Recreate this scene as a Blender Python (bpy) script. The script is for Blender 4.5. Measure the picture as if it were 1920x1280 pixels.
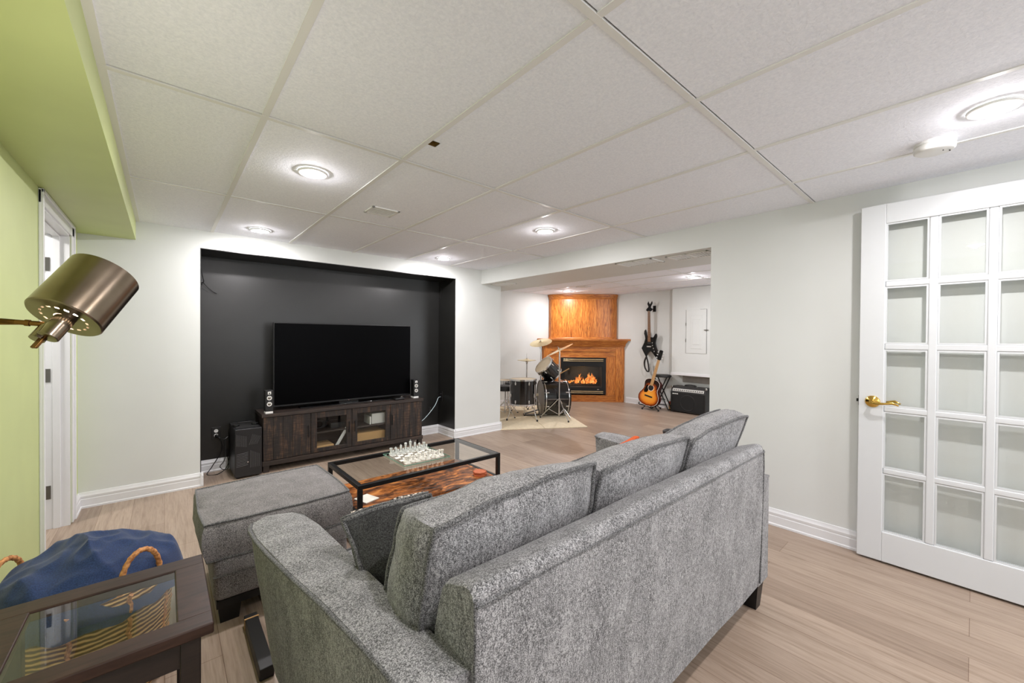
import bpy, bmesh, math, random
from mathutils import Vector, Matrix, noise
random.seed(7)
for o in list(bpy.data.objects): bpy.data.objects.remove(o)
scn = bpy.context.scene
COL = scn.collection
PI = math.pi

# ------------------------------------------------------------------ camera, world, exposure
FPX = 751.77
cam_d = bpy.data.cameras.new('camera')
cam_d.sensor_width = 36.0; cam_d.sensor_fit = 'HORIZONTAL'
cam_d.lens = FPX / 1920 * 36.0
cam_d.clip_start = 0.02
cam = bpy.data.objects.new('camera', cam_d); COL.objects.link(cam)
R_ = Vector((0.75547411, -0.65514204, 0.00691242)); U_ = Vector((0.00078184, 0.01145190, 0.99993412))
F_ = Vector((0.65517804, 0.75541893, -0.00916383))
cam.matrix_world = Matrix(((R_.x, U_.x, -F_.x, 0), (R_.y, U_.y, -F_.y, 0), (R_.z, U_.z, -F_.z, 1.2975), (0, 0, 0, 1)))
scn.camera = cam
world = bpy.data.worlds.new('world'); scn.world = world; world.use_nodes = True
world.node_tree.nodes['Background'].inputs[0].default_value = (0.75, 0.85, 1.0, 1)
world.node_tree.nodes['Background'].inputs[1].default_value = 1.0
vs = scn.view_settings
scn.display_settings.display_device = 'sRGB'
vs.view_transform = 'Standard'; vs.look = 'None'; vs.gamma = 1.0; vs.use_curve_mapping = False
vs.exposure = 0.5
scn.cycles.diffuse_bounces = 6
scn.cycles.max_bounces = 14
scn.cycles.transparent_max_bounces = 16

POT_W = 17.0          # watts of each recessed ceiling light
FILL_W = 16.0          # watts of the fill light added at two unseen openings
CEIL = 2.203

def area_light(name, loc, size, watts, rot=(0, 0, 0), size_y=None, color=(1, 1, 1), spread=PI, shape='DISK'):
    d = bpy.data.lights.new(name, 'AREA'); d.energy = watts; d.color = color
    d.shape = shape; d.size = size
    if size_y: d.size_y = size_y
    d.spread = spread
    o = bpy.data.objects.new(name, d); COL.objects.link(o); o.location = loc; o.rotation_euler = rot
    return o
# fill light added out of view, set at two invented windows
area_light('daylight', (2.25, -2.34, 1.35), 1.3, FILL_W, (PI / 2, 0, 0), 1.0, (0.93, 0.97, 1.0), shape='RECTANGLE')
area_light('daylight', (5.3, -0.44, 1.35), 1.5, FILL_W * 1.1, (PI / 2, 0, 0), 1.0, (0.93, 0.97, 1.0), shape='RECTANGLE')

# ------------------------------------------------------------------ materials
def lin(r, g, b):
    f = lambda c: (c / 255 / 12.92) if c / 255 <= 0.04045 else ((c / 255 + 0.055) / 1.055) ** 2.4
    return (f(r), f(g), f(b), 1.0)
class NT:
    def __init__(s, name):
        s.m = bpy.data.materials.new(name); s.m.use_nodes = True
        s.t = s.m.node_tree; s.n = s.t.nodes; s.l = s.t.links
        s.b = s.n['Principled BSDF']; s.out = s.n['Material Output']
    def add(s, typ, **kw):
        n = s.n.new(typ)
        for k, v in kw.items():
            if k in n.inputs: n.inputs[k].default_value = v
            else: setattr(n, k, v)
        return n
    def link(s, a, b): s.l.new(a, b)
    def coords(s, scale=(1, 1, 1), rot=(0, 0, 0), loc=(0, 0, 0), kind='Object'):
        tc = s.add('ShaderNodeTexCoord'); mp = s.add('ShaderNodeMapping')
        mp.inputs['Scale'].default_value = scale; mp.inputs['Rotation'].default_value = rot; mp.inputs['Location'].default_value = loc
        s.link(tc.outputs[kind], mp.inputs['Vector']); return mp.outputs['Vector']
    def noise(s, vec, scale, detail=3, rough=0.5, dist=0.0):
        n = s.add('ShaderNodeTexNoise'); n.inputs['Scale'].default_value = scale
        n.inputs['Detail'].default_value = detail; n.inputs['Roughness'].default_value = rough; n.inputs['Distortion'].default_value = dist
        s.link(vec, n.inputs['Vector']); return n.outputs['Fac']
    def ramp(s, fac, stops):
        r = s.add('ShaderNodeValToRGB'); e = r.color_ramp.elements
        while len(e) > 1: e.remove(e[-1])
        e[0].position = stops[0][0]; e[0].color = stops[0][1]
        for p, c in stops[1:]:
            x = e.new(p); x.color = c
        s.link(fac, r.inputs['Fac']); return r.outputs['Color']
    def mix(s, fac, a, b, mode='MIX'):
        n = s.add('ShaderNodeMix'); n.data_type = 'RGBA'; n.blend_type = mode
        if isinstance(fac, (int, float)): n.inputs[0].default_value = fac
        else: s.link(fac, n.inputs[0])
        for i, v in ((6, a), (7, b)):
            if isinstance(v, tuple): n.inputs[i].default_value = v
            else: s.link(v, n.inputs[i])
        return n.outputs[2]
    def bump(s, h, strength=0.3, dist=0.002):
        n = s.add('ShaderNodeBump'); n.inputs['Strength'].default_value = strength; n.inputs['Distance'].default_value = dist
        s.link(h, n.inputs['Height']); s.link(n.outputs['Normal'], s.b.inputs['Normal'])
    def base(s, c):
        if isinstance(c, tuple): s.b.inputs['Base Color'].default_value = c
        else: s.link(c, s.b.inputs['Base Color'])
    def set(s, **kw):
        for k, v in kw.items(): s.b.inputs[k.replace('_', ' ')].default_value = v
M = {}
def simple(name, c, rough=0.5, metal=0.0, nz=0.0, nscale=60, bump=0.0, **kw):
    t = NT(name); t.set(Roughness=rough, Metallic=metal, **kw)
    v = t.coords()
    f = t.noise(v, nscale, 2)
    if nz > 0:
        d = tuple(min(1, x * (1 - nz)) for x in c[:3]) + (1,); l = tuple(min(1, x * (1 + nz)) for x in c[:3]) + (1,)
        t.base(t.ramp(f, [(0.3, d), (0.7, l)]))
    else: t.base(c)
    if bump > 0: t.bump(f, bump, 0.001)
    M[name] = t.m; return t.m
simple('white_wall', lin(212, 215, 213), 0.55, nz=0.015, nscale=3, bump=0.03)
simple('green_wall', lin(194, 205, 142), 0.5, nz=0.03, nscale=4, bump=0.03)
simple('black_wall', lin(29, 29, 28), 0.36, nz=0.08, nscale=8, bump=0.08)
simple('white_trim', lin(222, 223, 225), 0.35, nz=0.01, nscale=5)
simple('door_white', lin(208, 211, 213), 0.35, nz=0.01, nscale=5)
simple('tee_white', lin(226, 226, 224), 0.4)
simple('gap_dark', lin(45, 42, 40), 0.9)
simple('hole_brown', lin(105, 78, 28), 0.9, nz=0.5, nscale=40)
simple('black_metal', lin(22, 22, 23), 0.4, 0.3)
simple('black_plastic', lin(20, 20, 21), 0.45)
simple('black_gloss', lin(8, 8, 9), 0.12)
simple('drum_black', lin(10, 10, 11), 0.12, Coat_Weight=0.6)
simple('screen_black', lin(4, 4, 5), 0.35, Specular_IOR_Level=0.03)
simple('pc_black', lin(26, 26, 28), 0.4)
simple('pc_line', lin(84, 84, 86), 0.3)
simple('chrome', lin(220, 220, 220), 0.15, 1.0)
simple('nickel', lin(150, 148, 142), 0.3, 1.0)
simple('brass', lin(214, 176, 90), 0.14, 1.0)
simple('gold_bar', lin(226, 204, 160), 0.25, 1.0)
simple('cymbal', lin(225, 208, 165), 0.3, 1.0, nz=0.05, nscale=30)
simple('drumhead', lin(222, 208, 182), 0.6, nz=0.06, nscale=10)
simple('clear_head', lin(120, 112, 100), 0.35)
simple('mat_beige', lin(222, 208, 180), 0.95, nz=0.07, nscale=30, bump=0.3)
simple('white_plastic', lin(228, 228, 226), 0.4)
simple('light_grey', lin(190, 190, 188), 0.5)
simple('orange_cloth', lin(205, 88, 36), 0.9, nz=0.2, nscale=120, bump=0.4)
simple('coaster', lin(196, 104, 66), 0.6, nz=0.1, nscale=60)
simple('navy_blanket', lin(30, 50, 88), 0.95, nz=0.35, nscale=260, bump=0.6, Sheen_Weight=0.12)
simple('paper', lin(235, 230, 220), 0.8)
simple('black_leather', lin(26, 25, 25), 0.5, bump=0.2, nscale=200)
simple('grille_cloth', lin(24, 24, 24), 0.85, nz=0.3, nscale=500, bump=0.3)
simple('silver_panel', lin(200, 200, 196), 0.4, 0.3)
simple('neck_wood', lin(120, 84, 56), 0.5, nz=0.15, nscale=40)
simple('neck_light', lin(188, 146, 96), 0.5, nz=0.1, nscale=40)
simple('guitar_side', lin(66, 20, 18), 0.2)
simple('log', lin(70, 48, 34), 0.9, nz=0.4, nscale=60, bump=0.6)
simple('firebox', lin(42, 44, 48), 0.7, nz=0.2, nscale=20)
simple('steel_hinge', lin(120, 118, 114), 0.35, 0.9)
simple('cable_white', lin(205, 225, 230), 0.5)
simple('box_red', lin(150, 50, 34), 0.7)
simple('box_tan', lin(190, 150, 100), 0.8)
simple('drywall_grey', lin(150, 145, 140), 0.9, nz=0.1, nscale=10)
simple('vent_white', lin(226, 226, 223), 0.45)

def emit(name, c, s):
    t = NT(name); t.b.inputs['Emission Color'].default_value = c; t.b.inputs['Emission Strength'].default_value = s
    t.base((0.8, 0.8, 0.8, 1)); M[name] = t.m
emit('lamp_glow', (1, 0.98, 0.94, 1), 22.0)
emit('bulb_glow', (1, 0.96, 0.9, 1), 25.0)
emit('red_led', (1, 0.05, 0.05, 1), 0.8)
def mk_flame():
    t = NT('flame'); v = t.coords(); f = t.noise(v, 22, 4)
    c = t.ramp(f, [(0.3, (0.6, 0.08, 0.01, 1)), (0.5, (1, 0.25, 0.03, 1)), (0.7, (1, 0.55, 0.15, 1))])
    t.link(c, t.b.inputs['Emission Color']); t.b.inputs['Emission Strength'].default_value = 0.85; t.base((0.02, 0.01, 0.01, 1)); M['flame'] = t.m
mk_flame()

def mk_fabric(name, dark, mid, light, streak=(1, 1, 1), hue=1.0):
    t = NT(name); t.set(Roughness=0.95, Sheen_Weight=0.15)
    a = t.noise(t.coords((1, 1, 1)), 380, 2, 0.6)
    b = t.noise(t.coords(streak), 190, 3, 0.6)
    c = t.noise(t.coords((1, 1, 0.5)), 14, 3)
    m1 = t.add('ShaderNodeMath', operation='MULTIPLY_ADD'); t.link(b, m1.inputs[0]); m1.inputs[1].default_value = 0.6
    m2 = t.add('ShaderNodeMath', operation='MULTIPLY'); t.link(a, m2.inputs[0]); m2.inputs[1].default_value = 1.1; t.link(m2.outputs[0], m1.inputs[2])
    m3 = t.add('ShaderNodeMath', operation='MULTIPLY_ADD'); t.link(c, m3.inputs[0]); m3.inputs[1].default_value = 0.25; t.link(m1.outputs[0], m3.inputs[2])
    mr = t.add('ShaderNodeMapRange'); t.link(m3.outputs[0], mr.inputs[0]); mr.inputs[1].default_value = 0.6; mr.inputs[2].default_value = 1.3
    col = t.ramp(mr.outputs[0], [(0.22, dark), (0.5, mid), (0.78, light)])
    t.base(col); t.bump(m3.outputs[0], 0.5, 0.002); M[name] = t.m
mk_fabric('sofa_fabric', lin(46, 46, 47), lin(112, 112, 113), lin(176, 175, 176), (0.9, 0.9, 0.4))
mk_fabric('ottoman_fabric', lin(44, 42, 42), lin(108, 105, 105), lin(142, 138, 138), (1, 1, 1))
mk_fabric('piping_fabric', lin(34, 34, 35), lin(80, 80, 81), lin(130, 130, 130), (1, 1, 1))
mk_fabric('pillow_fabric', lin(26, 26, 27), lin(52, 52, 53), lin(78, 78, 78), (1, 1, 1))
def mk_knit():
    t = NT('knit'); t.set(Roughness=0.95); v = t.coords()
    w = t.add('ShaderNodeTexVoronoi'); w.inputs['Scale'].default_value = 95; t.link(v, w.inputs['Vector'])
    t.base(t.ramp(w.outputs['Distance'], [(0.25, lin(225, 212, 200)), (0.5, lin(120, 112, 106)), (0.65, lin(20, 20, 20))]))
    t.bump(w.outputs['Distance'], 0.8, 0.004); M['knit'] = t.m
mk_knit()

def mk_ceiling():
    t = NT('ceiling_tile'); t.set(Roughness=0.85)
    a = t.noise(t.coords((1, 1.0, 1)), 95, 4, 0.65, 0.6)
    b = t.noise(t.coords(), 1.5, 2)
    c = t.ramp(a, [(0.3, lin(228, 231, 240)), (0.65, lin(243, 245, 252))])
    t.base(c); t.bump(a, 0.55, 0.003); M['ceiling_tile'] = t.m
mk_ceiling()
def mk_floor():
    t = NT('floor_planks'); t.set(Roughness=0.42)
    tc = t.add('ShaderNodeTexCoord'); sp = t.add('ShaderNodeSeparateXYZ'); cb = t.add('ShaderNodeCombineXYZ')
    t.link(tc.outputs['Object'], sp.inputs[0]); t.link(sp.outputs[1], cb.inputs[0]); t.link(sp.outputs[0], cb.inputs[1])
    br = t.add('ShaderNodeTexBrick'); br.offset = 0.37; br.inputs['Scale'].default_value = 1.0
    br.inputs['Brick Width'].default_value = 1.22; br.inputs['Row Height'].default_value = 0.178
    br.inputs['Mortar Size'].default_value = 0.0012; br.inputs['Mortar Smooth'].default_value = 0.1; br.inputs['Bias'].default_value = 0.0
    br.inputs['Color1'].default_value = lin(168, 150, 134); br.inputs['Color2'].default_value = lin(148, 130, 115); br.inputs['Mortar'].default_value = lin(120, 98, 82)
    t.link(cb.outputs[0], br.inputs['Vector'])
    g = t.noise(t.coords((26, 1.6, 1)), 1.6, 6, 0.62, 0.6)
    g2 = t.noise(t.coords((120, 5, 1)), 1.5, 3, 0.6)
    gc = t.ramp(g, [(0.3, (0.70, 0.66, 0.62, 1)), (0.5, (0.95, 0.94, 0.93, 1)), (0.7, (1.06, 1.06, 1.06, 1))])
    g2c = t.ramp(g2, [(0.3, (0.86, 0.85, 0.84, 1)), (0.65, (1.05, 1.05, 1.05, 1))])
    c = t.mix(1.0, br.outputs['Color'], gc, 'MULTIPLY'); c = t.mix(1.0, c, g2c, 'MULTIPLY')
    t.base(c); t.bump(g2, 0.08, 0.001); M['floor_planks'] = t.m
mk_floor()
def mk_wood(name, stops, scale=(30, 30, 2), n=2.2, rough=0.35, dist=1.2, det=5, bump=0.1, spec=None, knots=0.0):
    t = NT(name); t.set(Roughness=rough)
    a = t.noise(t.coords(scale), n, det, 0.6, dist)
    c = t.ramp(a, stops)
    if knots:
        b = t.noise(t.coords(tuple(x * 0.35 for x in scale)), n * 1.3, 3, 0.5, 2.5)
        k = t.ramp(b, [(0.0, (1, 1, 1, 1)), (0.56, (1, 1, 1, 1)), (0.64, (1 - knots, 1 - knots, 1 - knots, 1)), (0.7, (1, 1, 1, 1))])
        c = t.mix(1.0, c, k, 'MULTIPLY')
    t.base(c); t.bump(a, bump, 0.001); M[name] = t.m
oak = [(0.28, lin(112, 56, 18)), (0.42, lin(176, 98, 36)), (0.55, lin(206, 128, 54)), (0.72, lin(226, 156, 78))]
mk_wood('oak_v', oak, (26, 26, 2.2), knots=0.45)
mk_wood('oak_h', [(p, tuple(x * 0.85 for x in c[:3]) + (1,)) for p, c in oak], (2.2, 26, 26), knots=0.25)
mk_wood('espresso', [(0.3, lin(40, 26, 21)), (0.7, lin(64, 44, 36))], (3, 20, 20), rough=0.42, bump=0.03)
M['espresso'].node_tree.nodes['Principled BSDF'].inputs['Specular IOR Level'].default_value = 0.3
mk_wood('espresso_dark', [(0.3, lin(26, 19, 17)), (0.7, lin(42, 31, 27))], (3, 20, 20), rough=0.4)
def mk_distress():
    t = NT('distressed_wood'); t.set(Roughness=0.6)
    a = t.noise(t.coords((11, 11, 1.2)), 2.6, 5, 0.65, 0.3)
    b = t.noise(t.coords((6, 6, 60)), 2.2, 3, 0.6)
    c = t.ramp(a, [(0.3, lin(17, 15, 14)), (0.5, lin(36, 28, 24)), (0.7, lin(92, 66, 48))])
    d = t.ramp(b, [(0.4, (0.5, 0.5, 0.5, 1)), (0.62, (1.3, 1.27, 1.22, 1))])
    t.base(t.mix(1.0, c, d, 'MULTIPLY')); t.bump(b, 0.25, 0.001); M['distressed_wood'] = t.m
    t = NT('distressed_rail'); t.set(Roughness=0.5)
    a = t.noise(t.coords((1.5, 14, 14)), 2.6, 5, 0.65, 0.3)
    t.base(t.ramp(a, [(0.3, lin(28, 23, 21)), (0.6, lin(50, 39, 33)), (0.75, lin(84, 66, 54))])); M['distressed_rail'] = t.m
mk_distress()
def mk_rustic():
    t = NT('rustic_board'); t.set(Roughness=0.4)
    a = t.noise(t.coords((2.0, 6, 6)), 3.0, 6, 0.7, 1.6)
    b = t.noise(t.coords((3, 5, 5)), 2.0, 3, 0.6, 0.8)
    c = t.ramp(a, [(0.34, lin(40, 26, 18)), (0.45, lin(120, 70, 36)), (0.56, lin(196, 118, 56)), (0.7, lin(236, 166, 92))])
    d = t.ramp(b, [(0.4, (0.5, 0.45, 0.42, 1)), (0.6, (1.05, 1.05, 1.05, 1))])
    t.base(t.mix(1.0, c, d, 'MULTIPLY')); M['rustic_board'] = t.m
mk_rustic()
def mk_sunburst():
    t = NT('sunburst'); t.set(Roughness=0.15, Coat_Weight=0.5)
    tc = t.add('ShaderNodeTexCoord'); g = t.add('ShaderNodeVectorMath', operation='LENGTH')
    mp = t.add('ShaderNodeMapping'); mp.inputs['Location'].default_value = (-0.5, -0.5 * 0 - 0.5, -0.36); t.link(tc.outputs['Generated'], mp.inputs['Vector'])
    mp.inputs['Scale'].default_value = (1, 1, 1)
    at = t.add('ShaderNodeAttribute'); at.attribute_name = 'burst'
    c = t.ramp(at.outputs['Fac'], [(0.0, lin(250, 176, 70)), (0.45, lin(236, 140, 44)), (0.72, lin(150, 62, 22)), (0.95, lin(34, 14, 10))])
    t.base(c); M['sunburst'] = t.m
mk_sunburst()
def mk_metal_lamp():
    t = NT('lamp_metal'); t.set(Metallic=1.0, Roughness=0.24)
    a = t.noise(t.coords((1, 1, 1)), 14, 2)
    t.base(t.ramp(a, [(0.3, lin(126, 113, 97)), (0.7, lin(146, 133, 117))]))
    M['lamp_metal'] = t.m
    simple('lamp_brass', lin(128, 92, 52), 0.25, 1.0)
mk_metal_lamp()
def mk_wicker():
    t = NT('wicker'); t.set(Roughness=0.6)
    w = t.add('ShaderNodeTexWave'); w.bands_direction = 'Z'; w.inputs['Scale'].default_value = 20; w.inputs['Distortion'].default_value = 3.0; w.inputs['Detail'].default_value = 2
    t.link(t.coords(), w.inputs['Vector'])
    t.base(t.ramp(w.outputs['Fac'], [(0.2, lin(96, 62, 28)), (0.6, lin(196, 146, 84)), (0.9, lin(238, 196, 130))])); t.bump(w.outputs['Fac'], 0.8, 0.006); M['wicker'] = t.m
    t = NT('rope'); t.set(Roughness=0.7)
    n = t.noise(t.coords(), 90, 3)
    t.base(t.ramp(n, [(0.35, lin(150, 92, 48)), (0.65, lin(222, 160, 100))])); t.bump(n, 0.6, 0.003); M['rope'] = t.m
mk_wicker()
def mk_glass(name, tint, k=1.0):
    m = bpy.data.materials.new(name); m.use_nodes = True; n = m.node_tree.nodes; l = m.node_tree.links
    n.remove(n['Principled BSDF']); out = n['Material Output']
    tr = n.new('ShaderNodeBsdfTransparent'); tr.inputs[0].default_value = tint
    gl = n.new('ShaderNodeBsdfGlossy'); gl.inputs['Roughness'].default_value = 0.01; gl.inputs[0].default_value = (1, 1, 1, 1)
    fr = n.new('ShaderNodeFresnel'); fr.inputs[0].default_value = 1.5
    mu = n.new('ShaderNodeMath'); mu.operation = 'MULTIPLY'; mu.inputs[1].default_value = k; l.new(fr.outputs[0], mu.inputs[0])
    mx = n.new('ShaderNodeMixShader'); ge = n.new('ShaderNodeNewGeometry'); sb = n.new('ShaderNodeMath'); sb.operation = 'SUBTRACT'; sb.inputs[0].default_value = 1.0; l.new(ge.outputs['Backfacing'], sb.inputs[1])
    m2 = n.new('ShaderNodeMath'); m2.operation = 'MULTIPLY'; l.new(mu.outputs[0], m2.inputs[0]); l.new(sb.outputs[0], m2.inputs[1]); l.new(m2.outputs[0], mx.inputs[0]); l.new(tr.outputs[0], mx.inputs[1]); l.new(gl.outputs[0], mx.inputs[2])
    l.new(mx.outputs[0], out.inputs[0]); M[name] = m
mk_glass('clear_glass', (0.96, 0.975, 0.97, 1))
mk_glass('green_glass', (0.955, 0.975, 0.965, 1), 1.0)
mk_glass('pane_glass', (0.975, 0.98, 0.975, 1), 0.9)
def mk_chess(name, w, rough, c):
    t = NT(name); t.set(Roughness=rough, Transmission_Weight=w, IOR=1.45); t.base(c); M[name] = t.m
mk_chess('glass_clear_piece', 0.45, 0.12, lin(240, 244, 240))
mk_chess('glass_frosted_piece', 0.15, 0.4, lin(244, 242, 234))
simple('glass_edge', lin(150, 200, 178), 0.15, Transmission_Weight=0.5)

# ------------------------------------------------------------------ mesh helpers
def new(): return bmesh.new()
def add_box(bm, x0, x1, y0, y1, z0, z1, bev=0.0, seg=2, mtx=None):
    r = bmesh.ops.create_cube(bm, size=1.0)
    vsx = r['verts']
    for v in vsx:
        v.co = Vector(((x0 + x1) / 2 + v.co.x * (x1 - x0), (y0 + y1) / 2 + v.co.y * (y1 - y0), (z0 + z1) / 2 + v.co.z * (z1 - z0)))
    if bev > 0:
        es = {e for v in vsx for e in v.link_edges}
        rr = bmesh.ops.bevel(bm, geom=list(es), offset=bev, segments=seg, profile=0.5, affect='EDGES')
        vsx = list({v for f in rr['faces'] for v in f.verts} | {v for v in vsx if v.is_valid})
    if mtx is not None:
        for v in vsx: v.co = mtx @ v.co
    return vsx
def frames(pts, closed=False):
    n = len(pts); T = []
    for i in range(n):
        if closed: d = pts[(i + 1) % n] - pts[i - 1]
        else: d = pts[min(i + 1, n - 1)] - pts[max(i - 1, 0)]
        T.append(d.normalized() if d.length > 1e-9 else Vector((0, 0, 1)))
    up = Vector((0, 0, 1)) if abs(T[0].z) < 0.9 else Vector((1, 0, 0))
    N = []; nrm = (up - T[0] * up.dot(T[0])).normalized()
    for i in range(n):
        nrm = (nrm - T[i] * nrm.dot(T[i]))
        nrm = nrm.normalized() if nrm.length > 1e-6 else T[i].orthogonal().normalized()
        N.append((nrm.copy(), T[i].cross(nrm)))
    return N
def add_tube(bm, pts, r, seg=8, closed=False, cap=True):
    pts = [Vector(p) for p in pts]; n = len(pts)
    rs = r if isinstance(r, (list, tuple)) else [r] * n
    rings = []
    for p, (a, b), q in zip(pts, frames(pts, closed), rs):
        rings.append([bm.verts.new(p + a * (math.cos(2 * PI * k / seg) * q) + b * (math.sin(2 * PI * k / seg) * q)) for k in range(seg)])
    for i in range(n if closed else n - 1):
        A = rings[i]; B = rings[(i + 1) % n]
        for k in range(seg): bm.faces.new((A[k], A[(k + 1) % seg], B[(k + 1) % seg], B[k]))
    if cap and not closed:
        bm.faces.new(rings[0][::-1]); bm.faces.new(rings[-1])
def add_lathe(bm, prof, seg=24, mtx=None, cap=True):
    """profile of (radius, height) turned about the z axis"""
    rings = []; mtx = mtx or Matrix.Identity(4)
    for (r, z) in prof:
        if r < 1e-6: rings.append([bm.verts.new(mtx @ Vector((0, 0, z)))])
        else: rings.append([bm.verts.new(mtx @ Vector((r * math.cos(2 * PI * k / seg), r * math.sin(2 * PI * k / seg), z))) for k in range(seg)])
    for A, B in zip(rings, rings[1:]):
        for k in range(seg):
            k2 = (k + 1) % seg
            if len(A) == 1 and len(B) == 1: continue
            if len(A) == 1: bm.faces.new((A[0], B[k2], B[k]))
            elif len(B) == 1: bm.faces.new((A[k], A[k2], B[0]))
            else: bm.faces.new((A[k], A[k2], B[k2], B[k]))
    if cap:
        if len(rings[0]) > 1: bm.faces.new(rings[0][::-1])
        if len(rings[-1]) > 1: bm.faces.new(rings[-1])
def add_prism(bm, poly, h0, h1, mtx=None, bev=0.0):
    """polygon in xy extruded from z=h0 to h1"""
    mtx = mtx or Matrix.Identity(4)
    A = [bm.verts.new((x, y, h0)) for x, y in poly]; B = [bm.verts.new((x, y, h1)) for x, y in poly]
    n = len(poly); fs = [bm.faces.new(A[::-1]), bm.faces.new(B)]
    for i in range(n): fs.append(bm.faces.new((A[i], A[(i + 1) % n], B[(i + 1) % n], B[i])))
    vsx = A + B
    if bev > 0:
        es = list({e for f in fs[:2] for e in f.edges})
        rr = bmesh.ops.bevel(bm, geom=es, offset=bev, segments=2, profile=0.5, affect='EDGES')
        vsx = list({v for f in rr['faces'] for v in f.verts} | {v for v in vsx if v.is_valid})
    for v in vsx: v.co = mtx @ v.co
def align(d, loc=(0, 0, 0)):
    """matrix taking +z to direction d, placed at loc"""
    return Matrix.Translation(Vector(loc)) @ Vector(d).normalized().to_track_quat('Z', 'Y').to_matrix().to_4x4()
def mir(pts, s): return [(x * s, y, z) for x, y, z in pts]

def obj(name, bm, mat, parent=None, smooth=True, angle=50, local=False):
    bmesh.ops.recalc_face_normals(bm, faces=bm.faces[:])
    me = bpy.data.meshes.new(name)
    if parent is not None and not local:
        root = parent
        while root.parent is not None: root = root.parent
        mi = (Matrix.Translation(root.location) @ root.rotation_euler.to_matrix().to_4x4()).inverted()
        bm.transform(mi)
    bm.to_mesh(me); bm.free()
    for p in me.polygons: p.use_smooth = smooth
    if smooth:
        try: me.set_sharp_from_angle(angle=math.radians(angle))
        except Exception: pass
    me.materials.append(M[mat] if isinstance(mat, str) else mat)
    o = bpy.data.objects.new(name, me); COL.objects.link(o)
    if smooth and angle == 50:
        w = o.modifiers.new('weighted_normal', 'WEIGHTED_NORMAL'); w.keep_sharp = True; w.weight = 80
    if parent is not None: o.parent = parent
    return o
def tag(o, label, cat, group=None, kind=None):
    o['label'] = label; o['category'] = cat
    if group: o['group'] = group
    if kind: o['kind'] = kind
    return o
def thing(name, label, cat, loc=(0, 0, 0), rotz=0.0, group=None):
    o = bpy.data.objects.new(name, None); COL.objects.link(o); o.empty_display_size = 0.1
    o.location = loc; o.rotation_euler = (0, 0, rotz)
    return tag(o, label, cat, group)
def struct(name, bm, mat, label=None, cat=None, parent=None, smooth=False, angle=50):
    o = obj(name, bm, mat, parent, smooth, angle)
    if parent is None:
        o['kind'] = 'structure'
        if label: o['label'] = label
        if cat: o['category'] = cat
    return o
def boxobj(name, mat, parent, x0, x1, y0, y1, z0, z1, bev=0.002, local=False):
    bm = new(); add_box(bm, x0, x1, y0, y1, z0, z1, bev)
    return obj(name, bm, mat, parent, local=local)
def copy_tree(src, parent=None):
    c = src.copy(); COL.objects.link(c)
    if parent is not None: c.parent = parent
    for ch in list(src.children): copy_tree(ch, c)
    return c

# ------------------------------------------------------------------ the room
XL, XR, YT, XE, YN = -0.488, 3.2305, 4.366, 3.573, 4.773
N0, N1, ZN = 0.2336, 2.8232, 2.051
YB = -2.4
FX, FY, FYB = 7.09, 5.87, -0.5
H1 = 2.32
bm = new(); add_box(bm, -1.7, FX + 0.15, YB - 0.15, FY + 0.15, -0.1, 0.0)
struct('floor', bm, 'floor_planks', 'light brown wood-look plank floor running through both rooms', 'floor')

# left wall with the doorway
D0, D1, DZ = 3.24, 4.05, 1.985
bm = new()
add_box(bm, XL - 0.12, XL, 0.7, D0, 0, H1); add_box(bm, XL - 0.12, XL, D1, YT + 0.1, 0, H1); add_box(bm, XL - 0.12, XL, D0, D1, DZ, H1)
struct('wall_left', bm, 'green_wall', 'lime green left wall with a doorway in it', 'wall')
bm = new(); add_box(bm, XL, -0.1704, YB, YT, 2.0534, H1)
struct('trim_1', bm, 'green_wall', 'lime green boxed-in soffit along the top of the left wall', 'soffit')
bm = new(); add_box(bm, XL - 0.12, XL, YB, 0.7, 0, H1); struct('wall_left_front', bm, 'white_wall', 'white end of the left wall beside the camera', 'wall')  # unseen stretch turned white to send neutral bounce onto the sofa
# space beyond the doorway
bm = new(); add_box(bm, -1.72, -1.6, 2.4, 5.2, 0, H1); add_box(bm, -1.6, XL - 0.12, 5.1, 5.2, 0, H1); add_box(bm, -1.6, XL - 0.12, 2.4, 2.5, 0, H1); add_box(bm, -1.6, XL - 0.12, 2.5, 5.1, 2.2, H1)
struct('wall_hall', bm, 'white_wall', 'white wall of the hallway beyond the left doorway', 'wall')

# television wall with its niche
bm = new()
add_box(bm, XL - 0.12, N0, YT, YN + 0.1, 0, H1); add_box(bm, N1, XE, YT, FY + 0.1, 0, H1); add_box(bm, N0, N1, YT, YN + 0.1, ZN, H1)
struct('wall_back', bm, 'white_wall', 'white wall around the black television niche', 'wall')
bm = new()
add_box(bm, N0, N1, YN, YN + 0.1, 0, ZN)
add_box(bm, N0, N0 + 0.006, YT + 0.002, YN, 0, ZN); add_box(bm, N1 - 0.006, N1, YT + 0.002, YN, 0, ZN); add_box(bm, N0, N1, YT + 0.002, YN, ZN - 0.006, ZN)
struct('wall_niche', bm, 'black_wall', 'black painted recess behind the television', 'wall')
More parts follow.
